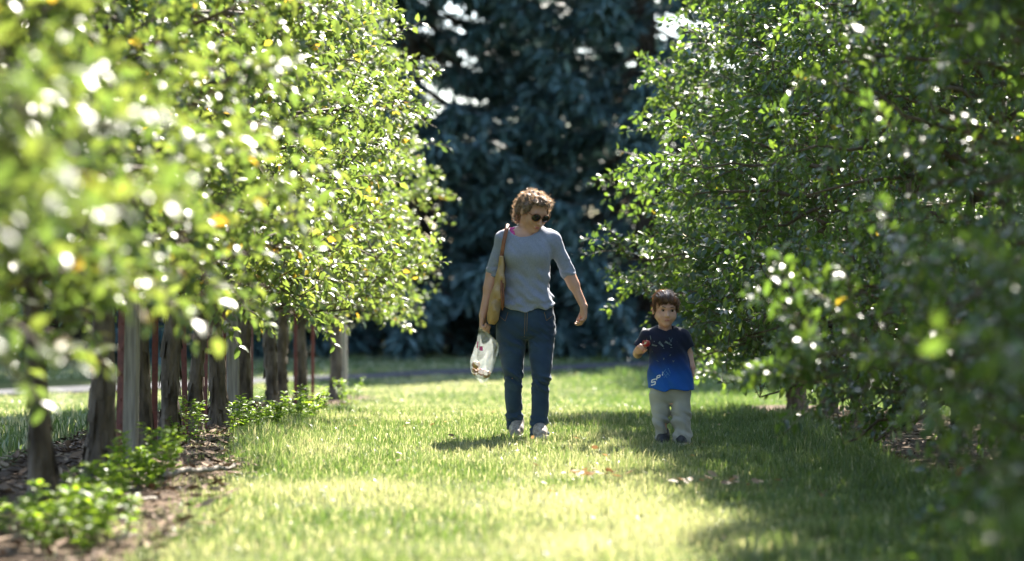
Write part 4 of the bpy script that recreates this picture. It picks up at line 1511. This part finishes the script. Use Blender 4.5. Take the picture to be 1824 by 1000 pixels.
    e((-.02, .09, .025), (.05, .045, .062), .03)
    e((-.04, .095, -.02), (.036, .04, .055), .03)
    e((-.03, .1, -.075), (.03, .035, .045), .03)
    for sx in (-1, 1):
        e((sx * .074, -.012, .02), (.018, .028, .035), .02)
    # hairline: clear of the face and ears
    H.put(lambda X, Y, Z: loc_fn(X, Y, Z, HC, R, lambda x, y, z: np.maximum(np.maximum(y + .04, z - .074 - .35 * (y + .09)), -1)), H.lo, H.lo + H.n * H.h, 0, 's')
    e((0, -.08, -.025), (.073, .074, .1), .008, 's')
    for sx in (-1, 1):
        e((sx * .082, .012, -.02), (.016, .022, .03), .006, 's')
    H.put(lambda X, Y, Z: loc_fn(X, Y, Z, HC, R, lambda x, y, z: np.maximum(z + .035, y - .06)), H.lo, H.lo + H.n * H.h, .01, 's')
    H.warp(lambda X, Y, Z: folds(X, Y, Z, .0032, 110, 31, (.6, .5, .4)) + folds(X, Y, Z, .002, 230, 32, (.2, .9, .5)))
    hair, hv, hf = H.obj('hair', [M['hair']], root, org)
    strands('hair_strands', hv, hf, lambda c: ((c - HC) @ R)[:, 2] > -.12, 3000, 41, (.012, .034), M['strand'], hair, org, .0011, None, 1.0, .75)['kind'] = 'stuff'
    return root, org, P, hx, zz, D0, wrR


def smooth_np(t):
    t = np.clip(t, 0, 1)
    return t * t * (3 - 2 * t)


def loc_fn(X, Y, Z, C, R, f):
    x, y, z = X - C[0], Y - C[1], Z - C[2]
    q = [x * R[0, i] + y * R[1, i] + z * R[2, i] for i in range(3)]
    return f(*q)


woman, WORG, WP, WHX, WZZ, WD, WWR = build_woman()


def build_tote():
    P, hx, zz, D0 = WP, WHX, WZZ, WD
    org = P(880, 575)
    root = empty('shoulder_bag', org)
    tag(root, 'slouchy tan bag with brown leather strap hanging from the woman\'s shoulder', 'bag')
    F = Field(P(855, 590, -.3), P(915, 445, .3), .0045)
    lev = lambda py, x0, x1, ry, dy=0.0: (zz(py), (hx(x0) + hx(x1)) / 2, D0 - .03 + dy, (hx(x1) - hx(x0)) / 2, ry)
    F.loft([lev(577, 872, 880, .08), lev(572, 868, 886, .125), lev(555, 868, 891, .15), lev(530, 873, 897, .155), lev(505, 881, 900, .14), lev(480, 886, 899, .11), lev(458, 890, 897, .075)], 0, 2.4)
    F.warp(lambda X, Y, Z: folds(X, Y, Z, .003, 55, 77, (.3, .9, .35)))
    body, bv, bf = F.obj('bag_body', [M['canvas']], root, org)
    a, b = .008, .0025
    path = [P(892, 466, -.1), P(894, 452, -.1), P(898, 428, -.105), P(902, 410, -.075), P(904.5, 401, -.03), P(905, 399.5, .015), P(903, 407, .07), P(899, 428, .105), P(895, 455, .08), P(893, 466, .06)]
    t = np.linspace(0, 1, len(path)); u = np.linspace(0, 1, 40)
    path = np.stack([np.interp(u, t, np.array(path)[:, j]) for j in range(3)], -1)
    for _ in range(2):
        path[1:-1] = (path[:-2] + path[1:-1] * 2 + path[2:]) / 4
    V, T3, Q = tube(path, .012, 10, squash=(1.0, .3))
    g = Geo(); g.add(V - org, T3, Q)
    ob('strap', g.mesh('strap', [M['leather']]), root)
    V, T3, Q = tube([P(893, 500, -.165), P(893, 520, -.18), P(894, 540, -.175), P(895, 553, -.17)], [.006, .006, .007, .004], 6)
    g = Geo(); g.add(V - org, T3, Q)
    ob('tie', g.mesh('tie', [M['leather']]), root)
    V, T3, Q = tube([P(896, 505, -.15), P(897, 528, -.165), P(897, 549, -.165)], [.005, .006, .004], 6)
    g = Geo(); g.add(V - org, T3, Q)
    ob('tie', g.mesh('tie', [M['leather']]), root)


build_tote()


def build_plastic_bag():
    P, D0 = WP, WD
    dy = -.075
    org = P(858, 680, dy)
    root = empty('plastic_bag', org)
    tag(root, 'clear plastic bag of apples hanging from the woman\'s hand', 'bag')
    rows = [(583, 853, 863, .02), (590, 853, 864, .022), (598, 851, 872, .03), (607, 849, 882, .04), (614, 847, 888, .048), (622, 845, 889, .055), (632, 842, 887, .062), (644, 839, 883, .066), (656, 838, 879, .066), (665, 841, 876, .06), (673, 848, 872, .046), (679, 855, 864, .02), (681, 858, 861, .006)]
    n = 40
    r = np.random.default_rng(81)
    u = np.linspace(0, 2 * np.pi, n, endpoint=False)
    A = np.array(rows, float)
    py = np.concatenate([np.linspace(A[0, 0], A[-1, 0], 34)])
    V = []
    ph = r.uniform(0, 6, 8)
    for y in py:
        x0, x1, ry = [np.interp(y, A[:, 0], A[:, k]) for k in (1, 2, 3)]
        c = P((x0 + x1) / 2, y, dy); rx = (x1 - x0) / 2 / FPX * D0
        g = (y - 583) / 98
        cr = 1 - .16 * np.abs(np.sin(2.5 * u + ph[6] + 5 * g)) + .12 * np.abs(np.sin(4 * u + ph[7] - 9 * g)) + .10 * np.sin(3 * u + ph[0] + 3 * g) + .07 * np.sin(7 * u + ph[1] - 6 * g) + .06 * np.sin(11 * u + ph[2] + 9 * g) * (1 - g * .6) + .05 * np.sin(5 * u + 14 * g + ph[3])
        cx = np.cos(u); sx_ = np.sin(u)
        V.append(np.c_[c[0] + cx * rx * (1 + (cr - 1) * .5), c[1] + sx_ * ry * cr, c[2] + .008 * np.sin(u + ph[4]) + .006 * np.sin(4 * u + ph[5] + 5 * g)])
    V = np.concatenate(V)
    k = len(py)
    i = np.arange(k - 1)[:, None] * n; j = np.arange(n)[None]; j2 = (j + 1) % n
    Q = np.stack([i + j, i + nnext(n)[None] if False else i + j2, i + n + j2, i + n + j], -1).reshape(-1, 4)
    cen = len(V)
    V = np.concatenate([V, [V[-n:].mean(0)]])
    jj = np.arange(n)
    T = np.stack([(k - 1) * n + jj, np.full(n, cen), (k - 1) * n + (jj + 1) % n], -1)
    film = ob('film', mesh_np('film', V - org, [Q, T], [M['film']]), root)
    # gathered mouth twisted up through the fist
    g = Geo()
    for s in range(5):
        a = s * 1.26
        p0, p1 = P(858, 588, dy), P(860 + 2 * math.cos(a), 566 + 3 * s, dy + .012 * math.sin(a))
        Vv, T3, Qq = tube([p0, (p0 + p1) / 2 + [.004 * math.cos(a), .004 * math.sin(a), 0], p1], [.007, .005, .008], 6)
        g.add(Vv - org, T3, Qq)
    ob('gathered_neck', g.mesh('gathered_neck', [M['film']]), root)
    pts = lambda *q: [np.array([P(x, y, dy)[0], P(x, y, dy)[2]]) for x, y in q]
    for name, sq in (('pink_print', [pts((854, 617), (860, 617), (860, 625), (854, 624))]), ('pink_print', [pts((850, 609), (852, 608), (851, 620), (849, 620))])):
        decal(name, sq, V, Q, M['tongue'], root, org)
    for (x, y, d, R_, m, lab) in [(848, 650, -.02, .027, 'apple_brown', 'russet yellow apple in the plastic bag, topmost of the heap'), (847, 662, .012, .026, 'apple_brown', 'russet apple in the plastic bag, under the topmost apple'),
                                  (858, 663, -.018, .024, 'apple_red', 'dark red apple in the plastic bag, middle of the heap'), (867, 667, -.006, .026, 'apple_brown', 'russet apple in the plastic bag, beside the dark red apple')]:
        apple(P(x, y, dy + d), R_, M[m], lab, 'apples in the plastic bag', None, (rr.uniform(-1, 1), rr.uniform(-1, 1), rr.uniform(0, 3)))


def nnext(n):
    return (np.arange(n) + 1) % n


build_plastic_bag()


# ------------------------------------------------------------------ the boy
def build_boy():
    D0 = 14.7
    P = pixel_frame(D0)
    gr = float(gz(np.array(1.0), np.array(D0)))
    org = np.array([P(1187, 700)[0], D0, gr])
    root = empty('person', org)
    tag(root, 'small boy in navy and blue tee and khaki trousers holding up a bitten apple', 'person')
    lo, hi = P(1112, 800), P(1255, 500)
    lo[1], hi[1] = D0 - .34, D0 + .26
    lo[2] = gr - .03
    hx = lambda px: (px - 890) / FPX * D0
    zz = lambda py: CAM_H - (py - 514) / FPX * D0
    lev = lambda py, x0, x1, ry, dy=0.0: (zz(py), (hx(x0) + hx(x1)) / 2, D0 + dy, (hx(x1) - hx(x0)) / 2, ry)
    shR, elR, wrR = P(1152, 598, .0), P(1136, 630, .03), P(1135, 626, -.105)
    shL, elL, wrL = P(1217, 597, .0), P(1226, 630, .02), P(1234, 655, -.02)
    HC = P(1185, 551, -.01)
    R = rot(RAD(7), RAD(8), RAD(2))
    F = Field(lo, hi, .0042)
    q = head_shape(F, HC, R, .93, True)
    F.loft([lev(720, 1165, 1226, .06), lev(690, 1160, 1228, .075), lev(650, 1160, 1224, .078), lev(610, 1158, 1218, .07), lev(592, 1160, 1213, .055)], 0)
    F.cone(q(0, .02, -.06), P(1186, 592, .0), .036, .04, .02)
    F.chain([shR, elR, wrR], [.03, .027, .019], .02, .015)
    F.chain([shL, elL, wrL], [.03, .026, .0185], .02, .015)
    hand(F, wrR, (.28, -.9, .32), (.75, .1, .6), .64, (.75, .9, .5), .4, flip=1)
    hand(F, wrL, (.03, -.1, -1), (-1, -.1, 0), .62, (.4, .6, .4), .4, flip=-1)
    for h0, kn, an in ((P(1177, 700, 0), P(1180, 742, -.02), P(1181, 780, .0)), (P(1209, 700, 0), P(1212, 742, -.03), P(1213, 780, -.02))):
        F.chain([h0, kn, an], [.036, .027, .022], .02)
    body, bv, bf = F.obj('body', [M['skin_child']], root, org)
    # tee
    S = Field(lo, hi, .0042)
    S.loft([lev(697, 1153, 1238, .118, -.004), lev(680, 1153.5, 1236, .116, -.004), lev(655, 1155, 1231, .108), lev(625, 1157, 1224, .096), lev(605, 1151, 1222, .084), lev(594, 1148, 1223, .07, .004), lev(586, 1157, 1214, .058, .006), lev(580, 1172, 1200, .045, .006)], 0, 2.3)
    for a, b, c, e0, x_out in ((shR, elR, wrR, P(1135, 613), -1), (shL, elL, wrL, P(1229, 619), 1)):
        n = unit(b - a) * [1, .3, 1]
        S.cone(a, a + (b - a) * 1.2 + [x_out * .008, 0, 0], .036, .05, .04, clip=(a + (b - a) * .68, unit(n)))
    S.put(lambda X, Y, Z: Z - (zz(694) + .008 * np.sin((X - hx(1190)) * 40)), S.lo, (9, 99, zz(685)), 0, 's')
    S.ell(P(1186, 575, -.025), (.062, .075, .048), .006, None, 's')
    S.put(lambda X, Y, Z: np.sqrt((X - hx(1186)) ** 2 + (Y - D0) ** 2) - .046 + 0 * Z, (hx(1160), D0 - .2, zz(592)), (hx(1212), D0 + .2, zz(575)), .008, 's')
    S.warp(lambda X, Y, Z: folds(X, Y, Z, .0026, 38, 15, (1.0, .3, .35)) * smooth_np((zz(610) - Z) / .15) + folds(X, Y, Z, .0015, 70, 16, (.8, .2, .6)))
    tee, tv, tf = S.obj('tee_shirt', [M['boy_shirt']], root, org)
    xz = lambda x, y: np.array([hx(x), zz(y)])
    # neckband
    # print: pale broken streaks, thin blue lines and the lettering
    st = []
    r = np.random.default_rng(92)
    shards = [(1157, 598, 1158.5, 606, 1.0, .5), (1190, 601, 1194, 609, .8, .5), (1196, 602, 1193, 609, .5, .4), (1160, 614, 1169, 616, 1.5, 1.1), (1172, 609, 1180, 617, 2.6, 1.0), (1183, 608, 1195, 615, 1.8, .7)]
    for _ in range(14):
        x, y, L = r.uniform(1161, 1204), 608 + 34 * r.random() ** 1.4, r.uniform(1.2, 4.2)
        a_ = r.choice([.7, 1.9, .2]) + r.normal(0, .25)
        shards.append((x, y, x + L * math.cos(a_), y + L * math.sin(a_), r.uniform(.4, 1.3), r.uniform(.2, .6)))
    for a in shards:
        st.append(stroke(xz(a[0], a[1]), xz(a[2], a[3]), a[4] / 293, a[5] / 293))
    decal('shirt_print', st, tv, tf, M['print_pale'], tee, org)
    bl = []
    for a in [(1176, 667, 1184, 657, .5, .3), (1180, 672, 1188, 664, .4, .3), (1184, 661, 1190, 668, .4, .3), (1178, 661, 1186, 672, .4, .3), (1188, 655, 1192, 664, .5, .3)]:
        bl.append(stroke(xz(a[0], a[1]), xz(a[2], a[3]), a[4] / 293, a[5] / 293))
    decal('shirt_print', bl, tv, tf, M['print_blue'], tee, org)
    # letters rise to the side and shrink: S P I
    def letter(strokes, ox, oy, w, h):
        out = []
        for (x0, y0, x1, y1) in strokes:
            f = lambda x, y: xz(ox + x * w + y * w * .22, oy - y * h - x * w * .35)
            out.append(stroke(f(x0, y0), f(x1, y1), .14 * w / 293, .14 * w / 293))
        return out
    SS = [(0, 1, 1, 1), (0, 1, 0, .52), (0, .52, 1, .52), (1, .52, 1, 0), (0, 0, 1, 0)]
    PP = [(0, 0, 0, 1), (0, 1, 1, 1), (1, 1, 1, .5), (0, .5, 1, .5)]
    II = [(.4, 0, .4, 1)]
    for nm, sh, ox, oy, w, h in (('letter_s', SS, 1158.5, 686, 6.4, 9.5), ('letter_p', PP, 1167.5, 676.5, 5.2, 7.5), ('letter_i', II, 1176, 669, 4.4, 6.5)):
        decal('printed_letter', letter(sh, ox, oy, w, h), tv, tf, M['print_white'], tee, org, cut=5)
    # trousers
    J = Field(lo, hi, .0042)
    J.loft([lev(722, 1168, 1218, .05), lev(714, 1160, 1227, .076), lev(704, 1157, 1230, .086), lev(695, 1157, 1231, .09), lev(680, 1160, 1230, .085)], 0, 2.4)
    J.loft([lev(789, 1171, 1189, .05, .01), lev(775, 1168, 1188.5, .052, .005), lev(755, 1164, 1189, .056, -.005), lev(735, 1160, 1191, .06, -.01), lev(715, 1158, 1194, .072), lev(700, 1157, 1194, .082)], .012, 2.2)
    J.loft([lev(791, 1199, 1230, .056, -.025), lev(775, 1198.5, 1231, .056, -.03), lev(755, 1198, 1231, .06, -.035), lev(735, 1196, 1229, .064, -.03), lev(715, 1193, 1229, .074, -.01), lev(700, 1193, 1230, .082)], .012, 2.2)
    J.warp(lambda X, Y, Z: folds(X, Y, Z, .0055, 62, 25, (.7, .1, 1)) * smooth_np((zz(715) - Z) / .12) + folds(X, Y, Z, .002, 40, 26, (1, .2, .3)))
    J.obj('trousers', [M['khaki']], root, org)
    # shoes
    for heel, toe in ((P(1184, 786, .06), P(1178, 793, -.1)), (P(1211, 787, .04), P(1216, 795, -.12))):
        hz = float(gz(np.array(heel[0]), np.array(heel[1]))) + .003
        heel[2] = hz; toe[2] = hz
        Q = Field(np.minimum(heel, toe) - .07, np.maximum(heel, toe) + [.07, .07, .13], .004)
        shoe(Q, heel + [0, 0, .01], toe + [0, 0, .01], .74, .05)
        so, _, _ = Q.obj('shoe', [M['shoe_dark']], root, org)
        ob('sole', sole_mesh(heel, toe, .8, .018, org), so)
    # face
    for sx in (-1, 1):
        ew = small_ell('eye', q(sx * .0305, -.0785, .002), (.0098, .006, .0058), R, M['eye_white'], root, org)
        small_ell('iris', q(sx * .0305 + .0015, -.0838, .002), (.006, .0022, .0055), R, M['iris'], ew, org)
        V, T3, Qq = tube([q(sx * .043, -.078, .0075), q(sx * .031, -.0855, .0115), q(sx * .018, -.081, .007)], [.0016, .0024, .0016], 6)
        g = Geo(); g.add(V - org, T3, Qq)
        ob('eyelid', g.mesh('eyelid', [M['hair_boy']]), root)
        V, T3, Qq = tube([q(sx * .046, -.076, .022), q(sx * .034, -.0865, .0275), q(sx * .016, -.0875, .0235)], [.0018, .003, .0022], 6)
        g = Geo(); g.add(V - org, T3, Qq)
        ob('eyebrow', g.mesh('eyebrow', [M['hair_boy']]), root)
    small_ell('lips', q(0, -.0845, -.061), (.0165, .0065, .006), R, M['lip'], root, org)
    # hair
    H = Field(HC - .17, HC + .17, .0035)
    e = lambda c, r, k, op='u': H.ell(q(*c), np.array(r) * .91, k, R, op)
    e((0, .022, .046), (.081, .097, .081), 0)
    e((0, -.05, .075), (.066, .04, .032), .03)
    for sx in (-1, 1):
        e((sx * .066, -.012, .03), (.019, .04, .045), .02)
    e((0, .06, -.01), (.07, .06, .06), .02)
    H.put(lambda X, Y, Z: loc_fn(X, Y, Z, HC, R, lambda x, y, z: np.maximum(y + .022, z - .037 - .008 * np.sin(x * 150) - .006 * np.sin(x * 310 + 1) - .12 * np.abs(x))), H.lo, H.lo + H.n * H.h, 0, 's')
    for sx in (-1, 1):
        e((sx * .08, .016, -.018), (.02, .024, .034), .006, 's')
    H.put(lambda X, Y, Z: loc_fn(X, Y, Z, HC, R, lambda x, y, z: z + .045 + 0 * x), H.lo, H.lo + H.n * H.h, .01, 's')
    H.warp(lambda X, Y, Z: loc_fn(X, Y, Z, HC, R, lambda x, y, z: .0016 * np.sin(x * 210 + 30 * y + 3 * np.sin(z * 40)) + .0012 * np.sin(x * 390 + 2 * np.sin(z * 60)) + .002 * np.sin(x * 70 + 20 * z)))
    hair, hv, hf = H.obj('hair', [M['hair_boy']], root, org, relax=0)
    flow = lambda p: R @ np.array([.25 * np.sign(((p - HC) @ R)[0]), -.5, -.9])
    strands('hair_strands', hv, hf, lambda c: ((c - HC) @ R)[:, 2] > .0, 4200, 43, (.016, .036), M['strand_boy'], hair, org, .0011, flow, .35, .13)['kind'] = 'stuff'
    return P


BP = build_boy()
_c = BP(1151, 612, -.165)
apple(_c, .0245, M['apple_red'], 'small red apple with a pale bite, held up in the boy\'s hand', None, tuple(np.array([-.55, -.75, .25]) / np.linalg.norm([-.55, -.75, .25]) * .0245), (0, 0, 0))
